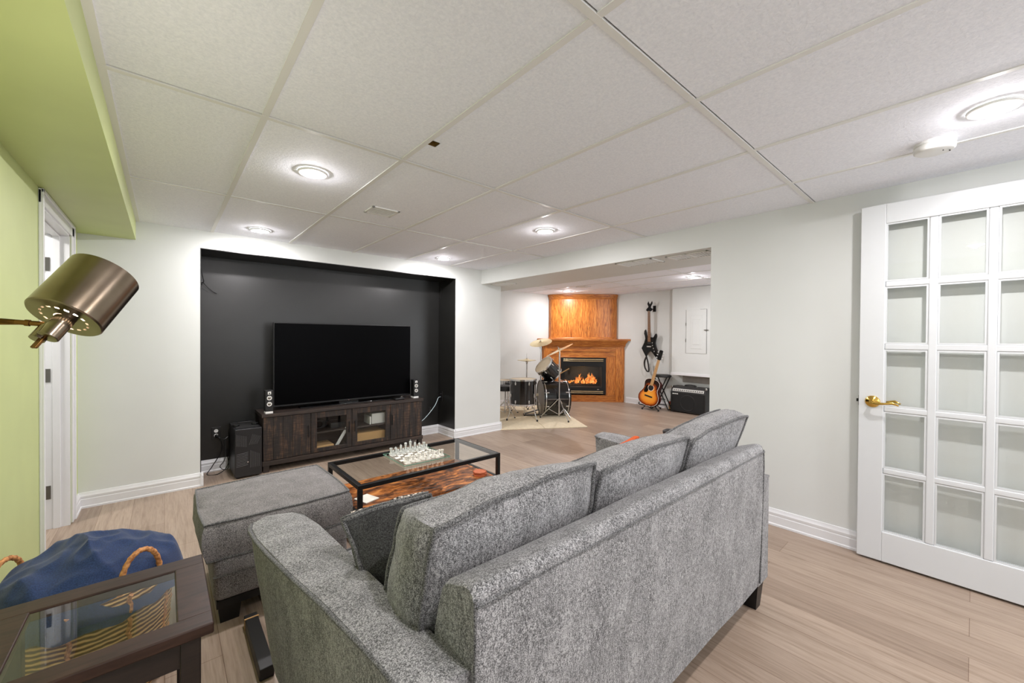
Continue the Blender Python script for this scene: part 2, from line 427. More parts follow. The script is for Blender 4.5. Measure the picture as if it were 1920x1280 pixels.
# right wall, header and far room
JY = 1.356
bm = new(); add_box(bm, XR, XE, YB, JY, 0, H1); struct('wall_right', bm, 'white_wall', 'white wall on the right behind the open glazed door', 'wall')
bm = new(); add_box(bm, XR, 3.95, JY, FY, 2.0163, H1)
add_box(bm, XR + 0.3425, 3.95, FYB, JY, 2.0163, H1)
struct('trim_2', bm, 'white_wall', 'white boxed beam over the wide opening to the music corner', 'beam')
bm = new(); add_box(bm, XE, FX + 0.1, FY, FY + 0.1, 0, H1); struct('wall_far', bm, 'white_wall', 'white wall behind the drum kit', 'wall')
bm = new(); add_box(bm, FX, FX + 0.1, FYB, FY, 0, H1); struct('wall_music', bm, 'white_wall', 'white wall where the black electric guitar hangs', 'wall')
def window_wall(name, x0, x1, y0, y1, wins, label):
    bm = new(); z0, z1 = 0.85, 1.85; c = x0
    for (a, b) in wins:
        add_box(bm, c, a, y0, y1, 0, H1); add_box(bm, a, b, y0, y1, 0, z0); add_box(bm, a, b, y0, y1, z1, H1); c = b
    add_box(bm, c, x1, y0, y1, 0, H1)
    struct(name, bm, 'white_wall', label, 'wall')
window_wall('wall_front', XL - 0.12, XR + 0.1, YB - 0.12, YB, [(1.6, 2.9)], 'white wall behind the camera with a window')
window_wall('wall_front_far', XE, FX + 0.1, FYB - 0.12, FYB, [(4.55, 6.05)], 'white near wall of the music room with a window')
def window(n, x0, x1, y):
    bm = new(); t = 0.05
    for a in ((x0, x0 + t, 0.85, 1.85), (x1 - t, x1, 0.85, 1.85), (x0, x1, 0.85, 0.85 + t), (x0, x1, 1.85 - t, 1.85), ((x0 + x1) / 2 - 0.02, (x0 + x1) / 2 + 0.02, 0.85, 1.85)):
        add_box(bm, a[0], a[1], y - 0.1, y - 0.05, a[2], a[3])
    w = struct('window_%d' % n, bm, 'white_trim', None, None)
    bm = new(); add_box(bm, x0, x1, y - 0.085, y - 0.08, 0.85, 1.85); obj('window_pane', bm, 'pane_glass', w)
window(1, 1.6, 2.9, YB); window(2, 4.55, 6.05, FYB)  # invented windows, added as openings for the fill light

# ceiling tiles: the tile field leaves a dark gap along the south side of each tee and one small hole
GX0, GS = 0.9195 - 2 * 0.6061, 0.6061
tee_x = [-0.1704 + 0.012, 0.314] + [GX0 + GS * k for k in (2, 3, 4, 5)]
tee_y = [1.9274 - 1.2174 * k for k in (3, 2, 1, 0)] + [3.1622]
HX0, HX1, HY0, HY1 = 0.925, 0.972, 1.648, 1.69
def ceiling(name, x0, x1, y0, y1, tx, ty, hole, label, light_holes):
    gap = 0.005; w = 0.012
    xs = {x0, x1}; ys = {y0, y1}
    gx = [(x + w, x + w + gap) for x in tx if x > 1.4]; gy = [(y - w - gap, y - w) for y in ty]
    for a, b in gx: xs |= {a, b}
    for a, b in gy: ys |= {a, b}
    if hole: xs |= {hole[0], hole[1]}; ys |= {hole[2], hole[3]}
    xs = sorted(x for x in xs if x0 <= x <= x1); ys = sorted(y for y in ys if y0 <= y <= y1)
    bm = new(); vd = {}
    def V(x, y):
        if (x, y) not in vd: vd[(x, y)] = bm.verts.new((x, y, CEIL))
        return vd[(x, y)]
    for i in range(len(xs) - 1):
        for j in range(len(ys) - 1):
            cx = (xs[i] + xs[i + 1]) / 2; cy = (ys[j] + ys[j + 1]) / 2
            if any(a <= cx <= b for a, b in gx) or any(a <= cy <= b for a, b in gy): continue
            if hole and hole[0] <= cx <= hole[1] and hole[2] <= cy <= hole[3]: continue
            bm.faces.new((V(xs[i], ys[j]), V(xs[i], ys[j + 1]), V(xs[i + 1], ys[j + 1]), V(xs[i + 1], ys[j])))
    c = struct(name, bm, 'ceiling_tile', label, 'ceiling')
    bm = new(); add_box(bm, x0, x1, y0, y1, CEIL + 0.05, CEIL + 0.08)
    obj('plenum_board', bm, 'gap_dark', c, smooth=False)
    bm = new()
    for x in tx: add_box(bm, x - w, x + w, y0, y1, CEIL - 0.004, CEIL + 0.02)
    for y in ty: add_box(bm, x0, x1, y - w, y + w, CEIL - 0.0045, CEIL + 0.02)
    obj('tee_grid', bm, 'tee_white', c, smooth=False)
    return c
c1 = ceiling('ceiling', -0.1704, XR, YB, YT, tee_x, tee_y, (HX0, HX1, HY0, HY1), 'white textured drop ceiling of the television room', None)
bm = new()
add_box(bm, HX0 - 0.004, HX1 + 0.004, HY0 - 0.004, HY0, CEIL, CEIL + 0.045); add_box(bm, HX0 - 0.004, HX1 + 0.004, HY1, HY1 + 0.004, CEIL, CEIL + 0.045)
add_box(bm, HX0 - 0.004, HX0, HY0, HY1, CEIL, CEIL + 0.045); add_box(bm, HX1, HX1 + 0.004, HY0, HY1, CEIL, CEIL + 0.045)
add_box(bm, HX0 - 0.004, HX1 + 0.004, HY0 - 0.004, HY1 + 0.004, CEIL + 0.03, CEIL + 0.045)
o = obj('hole_edge', bm, 'hole_brown', c1, smooth=False); o['label'] = 'brown edge of a small square hole in the tile'
c2 = ceiling('ceiling_far', 3.95, FX, FYB, FY, [4.2 + 0.61 * k for k in range(5)], [0.2 + 1.22 * k for k in range(5)], None, 'white drop ceiling of the music room', None)

# baseboards
BP = [(0, 0), (0.021, 0), (0.021, 0.012), (0.016, 0.018), (0.016, 0.066), (0.0135, 0.069), (0.0135, 0.073), (0.0145, 0.076), (0.0145, 0.09), (0.009, 0.1), (0.006, 0.114), (0, 0.116)]
def baseboard(name, runs, label):
    bm = new()
    for (p, q, nrm) in runs:
        p = Vector((p[0], p[1], 0)); q = Vector((q[0], q[1], 0)); nv = Vector((nrm[0], nrm[1], 0))
        A = [bm.verts.new(p + nv * d + Vector((0, 0, z))) for d, z in BP]; B = [bm.verts.new(q + nv * d + Vector((0, 0, z))) for d, z in BP]
        k = len(BP)
        for i in range(k): bm.faces.new((A[i], A[(i + 1) % k], B[(i + 1) % k], B[i]))
        bm.faces.new(A); bm.faces.new(B[::-1])
    struct(name, bm, 'white_trim', label, 'baseboard', smooth=True, angle=25)
e = 0.021
baseboard('baseboard_back', [((XL, YT), (N0 + e, YT), (0, -1)), ((N0, YT - e), (N0, YN), (1, 0)), ((N0, YN), (N1, YN), (0, -1)), ((N1, YN), (N1, YT - e), (-1, 0)), ((N1 - e, YT), (XE + e, YT), (0, -1)), ((XE, YT - e), (XE, FY), (1, 0))], 'white profiled baseboard along the television wall and niche')
baseboard('baseboard_right', [((XR, YB), (XR, JY), (-1, 0))], 'white profiled baseboard along the right wall')
baseboard('baseboard_left', [((XL, YB), (XL, 3.155), (1, 0)), ((XL, 4.15), (XL, YT), (1, 0))], 'white baseboard at the foot of the green wall')
baseboard('baseboard_far', [((XE, FY), (5.8, FY), (0, -1)), ((FX, FYB), (FX, 4.62), (-1, 0))], 'white baseboard of the music room')

# doorway casing in the left wall
CY0, CY1 = 3.15, 4.145
bm = new()
def casing(bm, y0, y1, z0, z1): add_box(bm, XL, XL + 0.012, y0, y1, z0, z1, 0.003); 
casing(bm, CY0, CY0 + 0.075, 0, 2.045); casing(bm, CY1 - 0.075, CY1, 0, 2.045); casing(bm, CY0, CY1, 1.975, 2.05)
add_box(bm, XL + 0.01, XL + 0.02, CY0, CY0 + 0.02, 0, 2.05, 0.003); add_box(bm, XL + 0.01, XL + 0.02, CY1 - 0.02, CY1, 0, 2.05, 0.003); add_box(bm, XL + 0.01, XL + 0.02, CY0, CY1, 2.03, 2.051, 0.003)
d2 = struct('door_2', bm, 'white_trim', 'white casing of the doorway in the green wall', 'doorway')
bm = new(); a = 0.02
add_box(bm, XL - 0.13, XL + 0.002, D0, D0 + a, 0, DZ); add_box(bm, XL - 0.13, XL + 0.002, D1 - a, D1, 0, DZ); add_box(bm, XL - 0.13, XL + 0.002, D0, D1, DZ - a, DZ)
add_box(bm, XL - 0.075, XL - 0.04, D1 - a - 0.012, D1 - a, 0, DZ - a, 0.002); add_box(bm, XL - 0.075, XL - 0.04, D0 + a, D0 + a + 0.012, 0, DZ - a, 0.002); add_box(bm, XL - 0.075, XL - 0.04, D0, D1, DZ - a - 0.012, DZ - a, 0.002)
obj('door_jamb', bm, 'white_trim', d2)
for z in (0.2, 0.98, 1.72):
    bm = new(); add_box(bm, XL - 0.115, XL - 0.085, D1 - a - 0.003, D1 - a + 0.001, z, z + 0.09, 0.001); add_tube(bm, [(XL - 0.12, D1 - a - 0.004, z), (XL - 0.12, D1 - a - 0.004, z + 0.09)], 0.006)
    obj('hinge', bm, 'steel_hinge', d2)

# open french door against the right wall
DX0, DX1 = 3.152, 3.188
DYL, DYH = 0.452, -0.352
cols = [(0.341, 0.167), (0.131, -0.042), (-0.076, -0.247)]
rowz = [(1.973, 1.638), (1.606, 1.278), (1.244, 0.916), (0.884, 0.556), (0.524, 0.185)]
bm = new()
def dbox(y0, y1, z0, z1, bev=0.004): add_box(bm, DX0, DX1, y0, y1, z0, z1, bev)
dbox(cols[0][0], DYL, 0.012, 2.087); dbox(DYH, cols[2][1], 0.012, 2.087)
dbox(cols[2][1] - 0.001, cols[0][0] + 0.001, rowz[0][0], 2.087); dbox(cols[2][1] - 0.001, cols[0][0] + 0.001, 0.012, rowz[4][1])
dr = struct('door_1', bm, 'door_white', 'open white fifteen-pane glazed door folded back along the right wall', 'door', smooth=True)
bm = new()
for i in range(2):
    add_box(bm, DX0 + 0.003, DX1 - 0.003, cols[i + 1][0], cols[i][1], rowz[4][1], rowz[0][0], 0.006)
for j in range(4):
    add_box(bm, DX0 + 0.0045, DX1 - 0.0045, cols[2][1], cols[0][0], rowz[j + 1][0], rowz[j][1], 0.006)
for (ya, yb) in cols:
    for (za, zb) in rowz:
        for s in (DX0 + 0.007, DX1 - 0.013):
            g = 0.008
            add_box(bm, s, s + 0.006, ya - g, ya, zb, za); add_box(bm, s, s + 0.006, yb, yb + g, zb, za); add_box(bm, s + 0.0005, s + 0.0055, yb + g, ya - g, za - g, za + g * 0); add_box(bm, s + 0.0005, s + 0.0055, yb + g, ya - g, zb, zb + g)
obj('muntins', bm, 'door_white', dr)
bm = new()
for (ya, yb) in cols:
    for (za, zb) in rowz: add_box(bm, 3.168, 3.172, yb, ya, zb, za)
obj('glass_panes', bm, 'pane_glass', dr, smooth=False)
hy, hz = 0.389, 0.938
bm = new()
for s, x in ((-1, DX0), (1, DX1)):
    add_lathe(bm, [(0.0, 0.02), (0.012, 0.02), (0.018, 0.014), (0.03, 0.008), (0.034, 0.003), (0.034, 0)], 28, align((s, 0, 0), (x, hy, hz)))
ro = obj('door_handle', bm, 'brass', dr)
bm = new()
for s, x in ((-1, DX0), (1, DX1 - 0.0)):
    k = 1 if s < 0 else 0.4
    add_tube(bm, [(x + s * 0.01, hy, hz), (x + s * 0.045 * k, hy, hz)], 0.011, 12)
    add_tube(bm, [(x + s * 0.042 * k, hy, hz), (x + s * 0.05 * k, hy - 0.02, hz - 0.005), (x + s * 0.05 * k, hy - 0.055, hz - 0.003), (x + s * 0.048 * k, hy - 0.09, hz + 0.004), (x + s * 0.042 * k, hy - 0.115, hz - 0.008)], [0.008, 0.009, 0.006, 0.008, 0.004], 10)
obj('lever', bm, 'brass', ro)
bm = new(); add_box(bm, DX0 + 0.008, DX1 - 0.008, DYL, DYL + 0.002, hz - 0.03, hz + 0.03); add_box(bm, DX0 + 0.012, DX1 - 0.012, DYL, DYL + 0.012, hz - 0.009, hz + 0.009, 0.002)
obj('latch_bolt', bm, 'black_metal', dr)

# ------------------------------------------------------------------ ceiling fittings
def pot_light(x, y, label, grp='recessed ceiling lights', watts=None):
    watts = watts or (POT_W * (1.35 if x > 4 else 1.0))
    t = thing('ceiling_light', label, 'ceiling light', (x, y, CEIL - 0.006), 0, grp)
    bm = new(); add_lathe(bm, [(0.056, 0.004), (0.058, -0.004), (0.066, -0.007), (0.074, -0.004), (0.075, 0.004)], 32, cap=False); obj('trim_ring', bm, 'white_plastic', t, local=True)
    bm = new(); add_lathe(bm, [(0.0, -0.0035), (0.057, -0.003), (0.057, 0.004)], 32, cap=False); obj('lens', bm, 'lamp_glow', t, local=True)
    d = bpy.data.lights.new('pot_lamp', 'POINT'); d.energy = watts * 0.16; d.shadow_soft_size = 0.014; d.color = (1.0, 0.955, 0.965)
    lo = bpy.data.objects.new('pot_lamp', d); COL.objects.link(lo); lo.location = (x, y, CEIL - 0.026)
    area_light('pot_lamp', (x, y, CEIL - 0.018), 0.08, watts * 0.62, (0, 0, 0), None, (1.0, 0.955, 0.965))
pot_light(0.62, 4.005, 'recessed ceiling light close to the television wall, left of the screen')
pot_light(2.42, 3.995, 'recessed ceiling light in the corner between television wall and beam')
pot_light(0.62, 2.40, 'recessed ceiling light left of the square ceiling vent')
pot_light(2.425, 2.38, 'recessed ceiling light nearest the beam, mid-ceiling')
pot_light(2.427, -0.04, 'large recessed ceiling light by the smoke alarm above the glazed door')
pot_light(0.62, 0.0, 'recessed ceiling light above the camera, out of view')
pot_light(0.62, -1.6, 'recessed ceiling light behind the camera on the left, out of view')  # this one and the next are unseen, added for even fill
pot_light(2.427, -1.6, 'recessed ceiling light behind the camera on the right, out of view')
area_light('hall_lamp', (-1.1, 3.7, 2.18), 0.2, 14.0, color=(1.0, 0.96, 0.94))  # unseen light added beyond the doorway for neutral fill
g2 = 'recessed ceiling lights of the music room'
pot_light(5.80, 2.69, 'recessed ceiling light above the guitars in the music room', g2)
pot_light(5.86, 5.14, 'recessed ceiling light in front of the oak fireplace column', g2)
pot_light(5.80, 0.4, 'recessed ceiling light of the music room hidden behind the right wall', g2)

t = thing('smoke_alarm', 'round white smoke alarm on the ceiling above the glazed door', 'smoke alarm', (2.665, 0.13, CEIL))
bm = new(); add_lathe(bm, [(0.07, 0), (0.07, -0.012), (0.066, -0.014), (0.066, -0.018), (0.07, -0.02), (0.068, -0.036), (0.06, -0.042), (0.0, -0.043)], 40, cap=False); obj('housing', bm, 'white_plastic', t, local=True)
bm = new(); add_box(bm, 0.012, 0.03, -0.05, -0.045, -0.0437, -0.0428)
add_box(bm, -0.01, 0.004, -0.03, -0.026, -0.0437, -0.0428); obj('marking', bm, 'black_plastic', t, local=True)
def vent(x, y, sx, sy, z, label, n, panes=1, grp=None):
    t = thing('ceiling_vent', label, 'vent', (x, y, z), 0, grp)
    bm = new(); w = 0.018
    add_box(bm, -sx / 2, sx / 2, -sy / 2, -sy / 2 + w, -0.008, 0, 0.002); add_box(bm, -sx / 2, sx / 2, sy / 2 - w, sy / 2, -0.008, 0, 0.002)
    add_box(bm, -sx / 2, -sx / 2 + w, -sy / 2, sy / 2, -0.008, 0, 0.002); add_box(bm, sx / 2 - w, sx / 2, -sy / 2, sy / 2, -0.008, 0, 0.002)
    if panes == 2: add_box(bm, -sx / 2, sx / 2, -0.008, 0.008, -0.008, 0, 0.002)
    obj('vent_frame', bm, 'vent_white', t, local=True)
    bm = new()
    for k in range(n):
        yy = -sy / 2 + w + (sy - 2 * w) * (k + 0.5) / n
        add_box(bm, -sx / 2 + w, sx / 2 - w, yy - 0.004, yy + 0.004, -0.006, -0.0005, mtx=None)
    obj('louvres', bm, 'vent_white', t, local=True)
    bm = new(); add_box(bm, -sx / 2 + w, sx / 2 - w, -sy / 2 + w, sy / 2 - w, -0.0012, -0.0002); obj('grille_back', bm, 'light_grey', t, local=True)
vent(1.187, 2.811, 0.2, 0.17, CEIL, 'square white louvred vent in a ceiling tile between two lights', 7)
vent(3.39, 2.08, 0.24, 0.38, 2.0163, 'two-part white vent in the beam underside, middle one of three', 14, 2, 'vents in the beam underside')
vent(3.42, 1.60, 0.22, 0.36, 2.0163, 'two-part white vent in the beam underside, nearest the right wall', 14, 2, 'vents in the beam underside')
vent(3.42, 4.12, 0.2, 0.3, 2.0163, 'white vent in the beam underside at its far left end', 12, 1, 'vents in the beam underside')
vent(5.55, 4.5, 0.16, 0.2, CEIL, 'small white louvred vent in the music room ceiling', 6)

# ------------------------------------------------------------------ soft furnishings
def tri(c8, u, v, w):
    """c8[w][v][u] corners, each -1..1"""
    a, b, c = (u + 1) / 2, (v + 1) / 2, (w + 1) / 2
    p = Vector((0, 0, 0))
    for i in (0, 1):
        for j in (0, 1):
            for k in (0, 1):
                p += Vector(c8[k][j][i]) * ((a if i else 1 - a) * (b if j else 1 - b) * (c if k else 1 - c))
    return p
def cushion(name, parent, mat, c8, bulge=0.03, k=0.22, n=18, wr=0.004, band=0.012, pipe=0.006, pmat='piping_fabric', seed=0.0, sub=None):
    """box cushion: front (w=1) and rear (w=-1) faces with rounded corners, a boxing band between and piped seams"""
    bm = new(); grids = []
    def sq(u, v): return u * math.sqrt(1 - k * v * v / 2), v * math.sqrt(1 - k * u * u / 2)
    def pt(u, v, w, out):
        a, b = sq(u, v); p = tri(c8, a, b, w)
        d = (tri(c8, a, b, 1) - tri(c8, a, b, -1)).normalized() * w
        q = p + d * (out * (1 - abs(u) ** 2.6) * (1 - abs(v) ** 2.6))
        return q + Vector([noise.noise(q * 6 + Vector((seed + 9 * t, 0, 0))) * wr + noise.noise(Vector((q.x * 9, q.y * 9, q.z * 26)) + Vector((seed + 5 * t, 3, 1))) * wr * 0.5 for t in range(3)])
    for w in (-1, 1):
        grids.append([[bm.verts.new(pt(-1 + 2 * i / n, -1 + 2 * j / n, w, bulge)) for i in range(n + 1)] for j in range(n + 1)])
    for w, g in zip((-1, 1), grids):
        for j in range(n):
            for i in range(n):
                f = (g[j][i], g[j][i + 1], g[j + 1][i + 1], g[j + 1][i]); bm.faces.new(f if w > 0 else f[::-1])
    idx = [(0, i) for i in range(n)] + [(j, n) for j in range(n)] + [(n, n - i) for i in range(n)] + [(n - j, 0) for j in range(n)]
    loops = [[g[j][i] for j, i in idx] for g in grids]
    cen = tri(c8, 0, 0, 0); L = len(idx); rings = [loops[0]]
    for s in (0.2, 0.5, 0.8):
        ring = []
        for a, b in zip(loops[0], loops[1]):
            p = a.co.lerp(b.co, s); ax = (b.co - a.co).normalized(); o = p - cen; o = (o - ax * o.dot(ax)).normalized()
            amp = band * (1 - (2 * s - 1) ** 2 * 0.7)
            ring.append(bm.verts.new(p + o * (amp + noise.noise(p * 14 + Vector((seed, 2, 0))) * wr)))
        rings.append(ring)
    rings.append(loops[1])
    pipes = [[v.co.copy() for v in loops[0]], [v.co.copy() for v in loops[1]]]
    for A, B in zip(rings, rings[1:]):
        for i in range(L): bm.faces.new((A[i], A[(i + 1) % L], B[(i + 1) % L], B[i]))
    o = obj(name, bm, mat, parent, angle=60)
    if pipe:
        pb = new()
        for P in pipes:
            Q = []
            for p in P:
                d = (p - cen).normalized(); Q.append(p + d * pipe * 0.35)
            add_tube(pb, Q, pipe, 6, closed=True)
        obj('piping', pb, pmat, o, angle=80)
    return o
def box8(x0, x1, y0, y1, z0, z1):
    """corner array with w along y (rear=y0), v along z"""
    return [[[(x0, y, z0), (x1, y, z0)], [(x0, y, z1), (x1, y, z1)]] for y in (y0, y1)]
def slab8(x0, x1, y0, y1, z0, z1, ov=0.0):
    """w along z (faces are bottom and top), v along y"""
    return [[[(x0 - ov * s, y0 - ov * s, z), (x1 + ov * s, y0 - ov * s, z)], [(x0 - ov * s, y1 + ov * s, z), (x1 + ov * s, y1 + ov * s, z)]] for z, s in ((z0, 0), (z1, 1))]

sofa = thing('sofa', 'large grey chenille sofa seen from behind, facing the television', 'sofa', (1.29, 0.66, 0))
# back: profile in (y, z), from left end to right end
def loft_profile(bm, secs, cap=True):
    rings = [[bm.verts.new(p) for p in s] for s in secs]; n = len(rings[0])
    for A, B in zip(rings, rings[1:]):
        for i in range(n): bm.faces.new((A[i], A[(i + 1) % n], B[(i + 1) % n], B[i]))
    if cap: bm.faces.new(rings[0]); bm.faces.new(rings[-1][::-1])
bprof = [(0.655, 0.135), (0.645, 0.30), (0.640, 0.50), (0.636, 0.70), (0.638, 0.775), (0.643, 0.79), (0.655, 0.797), (0.675, 0.796), (0.73, 0.777), (0.75, 0.768), (0.765, 0.752), (0.783, 0.70), (0.798, 0.64), (0.815, 0.50), (0.82, 0.30), (0.82, 0.135)]
secs = []
NX = 26
for i in range(NX + 1):
    t = i / NX; x = 0.462 + (2.118 - 0.462) * t
    e_ = min(t, 1 - t) * NX
    s = 1.0 if e_ >= 1 else 0.0
    sec = []
    for (y, z) in bprof:
        yy, zz = y, z
        if e_ < 0.5: yy = 0.73 + (y - 0.73) * 0.93; zz = z - (0.006 if z > 0.6 else 0)
        zz += (0.010 * t if z > 0.6 else 0)
        q = Vector((x, yy, zz)); d = noise.noise(q * 5) * 0.004
        sec.append((x, yy + d, zz + d * 0.5))
    secs.append(sec)
# round the two ends slightly
for k, dx in ((0, 0.006), (NX, -0.006)): secs[k] = [(x, y, z) for x, y, z in secs[k]]
secs[1] = [(secs[0][0][0] + 0.012, y, z) for x, y, z in secs[1]]; secs[-2] = [(secs[-1][0][0] - 0.012, y, z) for x, y, z in secs[-2]]
bm = new(); loft_profile(bm, secs)
bk = obj('back_frame', bm, 'sofa_fabric', sofa, angle=50)
bm = new()
add_tube(bm, [(x, 0.6365 + noise.noise(Vector((x * 5, 0, 0))) * 0.003, 0.764 + 0.010 * (x - 0.46) / 1.65) for x in [0.465 + 1.65 * i / 30 for i in range(31)]], 0.0035, 6)
add_tube(bm, [(0.4625, y, z) for y, z in [(0.648, 0.30), (0.6415, 0.5), (0.638, 0.7), (0.64, 0.775)]], 0.0035, 6)
add_tube(bm, [(2.1175, y, z) for y, z in [(0.648, 0.15), (0.6415, 0.5), (0.638, 0.7), (0.64, 0.782)]], 0.0035, 6)
obj('seam', bm, 'piping_fabric', bk)
# arms: outline of the top (x, y, z), walked round; the foot outline is narrower
armO = [(0.340, 0.652, 0.632), (0.334, 0.78, 0.628), (0.326, 0.866, 0.625), (0.301, 1.08, 0.62), (0.270, 1.28, 0.615), (0.246, 1.46, 0.61), (0.234, 1.60, 0.604), (0.232, 1.70, 0.600), (0.244, 1.755, 0.597), (0.275, 1.778, 0.596), (0.335, 1.788, 0.596), (0.385, 1.765, 0.597), (0.415, 1.70, 0.60), (0.434, 1.574, 0.605), (0.445, 1.32, 0.61), (0.455, 1.06, 0.615), (0.462, 0.90, 0.62), (0.468, 0.78, 0.625), (0.470, 0.652, 0.632)]
def arm(fx, dy, rise=0.0):
    bm = new(); rings = []
    armT = [(x, y, z + rise * max(0, (y - 0.652) / 1.1)) for x, y, z in armO]
    cx = sum(p[0] for p in armT) / len(armT)
    lv = [0, 0.15, 0.35, 0.55, 0.75, 0.9, 0.965, 0.99, 1.0]
    for t in lv:
        ring = []
        for (x, y, z) in armT:
            bx = x + (0.062 * (y - 0.65) / 1.1 if x < cx + 0.02 else 0.0); by = y - (0.045 if y > 1.5 else 0.0)
            zz = 0.135 + (z - 0.135) * t
            xx = bx + (x - bx) * t; yy = by + (y - by) * t
            if t > 0.98: xx = cx + (xx - cx) * (0.985 if t < 1 else 0.95); zz += (0.0 if t < 1 else 0.002)
            q = Vector((xx, yy, zz)); xx += noise.noise(q * 6) * 0.004 * min(1, 4 * t)
            ring.append(bm.verts.new((fx(xx), 0.652 + (yy - 0.652) * dy, zz)))
        rings.append(ring)
    n = len(armO)
    for A, B in zip(rings, rings[1:]):
        for i in range(n): bm.faces.new((A[i], A[(i + 1) % n], B[(i + 1) % n], B[i]))
    # padded crown on top
    last = rings[-1]; h = (n - 1) // 2
    mid = []
    for i in range(h + 1):
        a, b = last[i].co, last[n - 1 - i].co
        mid.append(bm.verts.new((a + b) / 2 + Vector((0, 0, 0.010)))) if i < h else mid.append(None)
    for i in range(h - 1):
        bm.faces.new((last[i], last[i + 1], mid[i + 1], mid[i])); bm.faces.new((mid[i], mid[i + 1], last[n - 2 - i], last[n - 1 - i]))
    bm.faces.new([mid[h - 1]] + [last[j] for j in range(h - 1, n - h + 1)])
    bm.faces.new((last[0], mid[0], last[n - 1])); bm.faces.new(rings[0])
    o = obj('armrest', bm, 'sofa_fabric', sofa, angle=50)
    pb = new(); P = [Vector((fx(x - 0.001 if x < cx else x), 0.652 + (y - 0.652) * dy, z - 0.004)) for (x, y, z) in armT[:13]]
    Q = [P[0]]
    for a, b in zip(P, P[1:]): Q += [a.lerp(b, 0.5), b]
    add_tube(pb, Q, 0.0065, 7); obj('piping', pb, 'piping_fabric', o, angle=80)
arm(lambda x: x, 1.0)
arm(lambda x: 2.578 - x, 0.91, 0.045)
bm = new(); add_box(bm, 0.45, 2.13, 0.80, 1.56, 0.135, 0.30, 0.02); obj('seat_base', bm, 'sofa_fabric', sofa)
for i in range(3):
    x0 = 0.455 + i * 0.557
    cushion('seat_cushion', sofa, 'sofa_fabric', slab8(x0, x0 + 0.552, 0.84, 1.62, 0.30, 0.455), bulge=0.02, n=10, seed=i * 3.1 + 40)
# back cushions, given by their eight corners (rear face then front face; bottom then top; left then right)
cushion('back_cushion', sofa, 'sofa_fabric',
        [[[(0.45, 0.86, 0.47), (1.01, 0.86, 0.47)], [(0.432, 0.772, 0.888), (1.025, 0.762, 0.922)]],
         [[(0.455, 1.06, 0.47), (1.03, 1.06, 0.47)], [(0.455, 0.975, 0.858), (1.05, 0.985, 0.845)]]], 0.034, k=0.26, wr=0.009, band=0.026, seed=1.0, pipe=0.0075)
cushion('back_cushion', sofa, 'sofa_fabric',
        [[[(1.06, 0.86, 0.47), (1.60, 0.86, 0.47)], [(1.040, 0.762, 0.888), (1.620, 0.752, 0.912)]],
         [[(1.06, 1.06, 0.47), (1.62, 1.05, 0.47)], [(1.08, 0.985, 0.828), (1.645, 0.945, 0.868)]]], 0.034, k=0.26, wr=0.008, band=0.026, seed=17.0, pipe=0.007)
cushion('back_cushion', sofa, 'sofa_fabric',
        [[[(1.655, 0.86, 0.48), (2.10, 0.85, 0.50)], [(1.645, 0.758, 0.890), (2.185, 0.722, 0.935)]],
         [[(1.66, 1.05, 0.48), (2.12, 1.02, 0.50)], [(1.665, 0.94, 0.852), (2.20, 0.862, 0.945)]]], 0.03, k=0.22, wr=0.008, band=0.02, seed=33.0, pipe=0.0065)
for (x, y) in ((2.17, 0.70), (0.40, 0.70), (2.19, 1.55), (0.37, 1.62)):
    bm = new(); s = 0.04
    A = [bm.verts.new((x + a * s, y + b * s, 0.14)) for a, b in ((-1, -1), (1, -1), (1, 1), (-1, 1))]; B = [bm.verts.new((x + a * s * 0.7, y + b * s * 0.7, 0.0)) for a, b in ((-1, -1), (1, -1), (1, 1), (-1, 1))]
    bm.faces.new(A); bm.faces.new(B[::-1])
    for i in range(4): bm.faces.new((A[i], B[i], B[(i + 1) % 4], A[(i + 1) % 4]))
    obj('leg', bm, 'black_metal', sofa, smooth=False)

def pillow(name, label, mat, c8, bulge, seed, pipe, pmat, wr=0.006):
    t = thing(name, label, 'pillow', tri(c8, 0, -1, 0))
    cushion('cover', t, mat, c8, bulge, k=0.05, n=14, wr=wr, band=0.004, pipe=pipe, pmat=pmat, seed=seed)
    return t
pillow('throw_pillow', 'dark charcoal throw pillow with piped edge in the sofa\'s left corner', 'pillow_fabric',
       [[[(0.475, 1.10, 0.475), (0.72, 1.10, 0.475)], [(0.400, 1.225, 0.748), (0.66, 1.165, 0.783)]],
        [[(0.475, 1.14, 0.475), (0.72, 1.14, 0.475)], [(0.403, 1.245, 0.748), (0.66, 1.185, 0.783)]]], 0.05, 71, 0.006, 'piping_fabric')
pillow('knitted_pillow', 'chunky black-and-cream knitted pillow edge showing behind the charcoal pillow', 'knit',
       [[[(0.50, 1.24, 0.475), (0.74, 1.24, 0.475)], [(0.455, 1.30, 0.728), (0.70, 1.26, 0.742)]],
        [[(0.50, 1.28, 0.475), (0.74, 1.28, 0.475)], [(0.458, 1.32, 0.728), (0.70, 1.28, 0.742)]]], 0.035, 83, 0.0, 'knit', wr=0.012)
pillow('throw_pillow', 'burnt-orange throw pillow peeping over the middle cushion by the far arm', 'orange_cloth',
       [[[(1.86, 1.24, 0.475), (2.11, 1.24, 0.475)], [(1.93, 1.32, 0.67), (2.14, 1.30, 0.715)]],
        [[(1.86, 1.30, 0.475), (2.11, 1.30, 0.475)], [(1.93, 1.35, 0.67), (2.14, 1.33, 0.715)]]], 0.03, 95, 0.0, 'orange_cloth')
t = thing('mug', 'small black and white mug on the far sofa arm, barely visible behind cushions', 'mug', (2.19, 1.14, 0.655))
bm = new(); add_lathe(bm, [(0.03, 0), (0.034, 0.02), (0.036, 0.1), (0.033, 0.1), (0.03, 0.02), (0, 0.015)], 20); obj('body', bm, 'white_plastic', t, local=True)
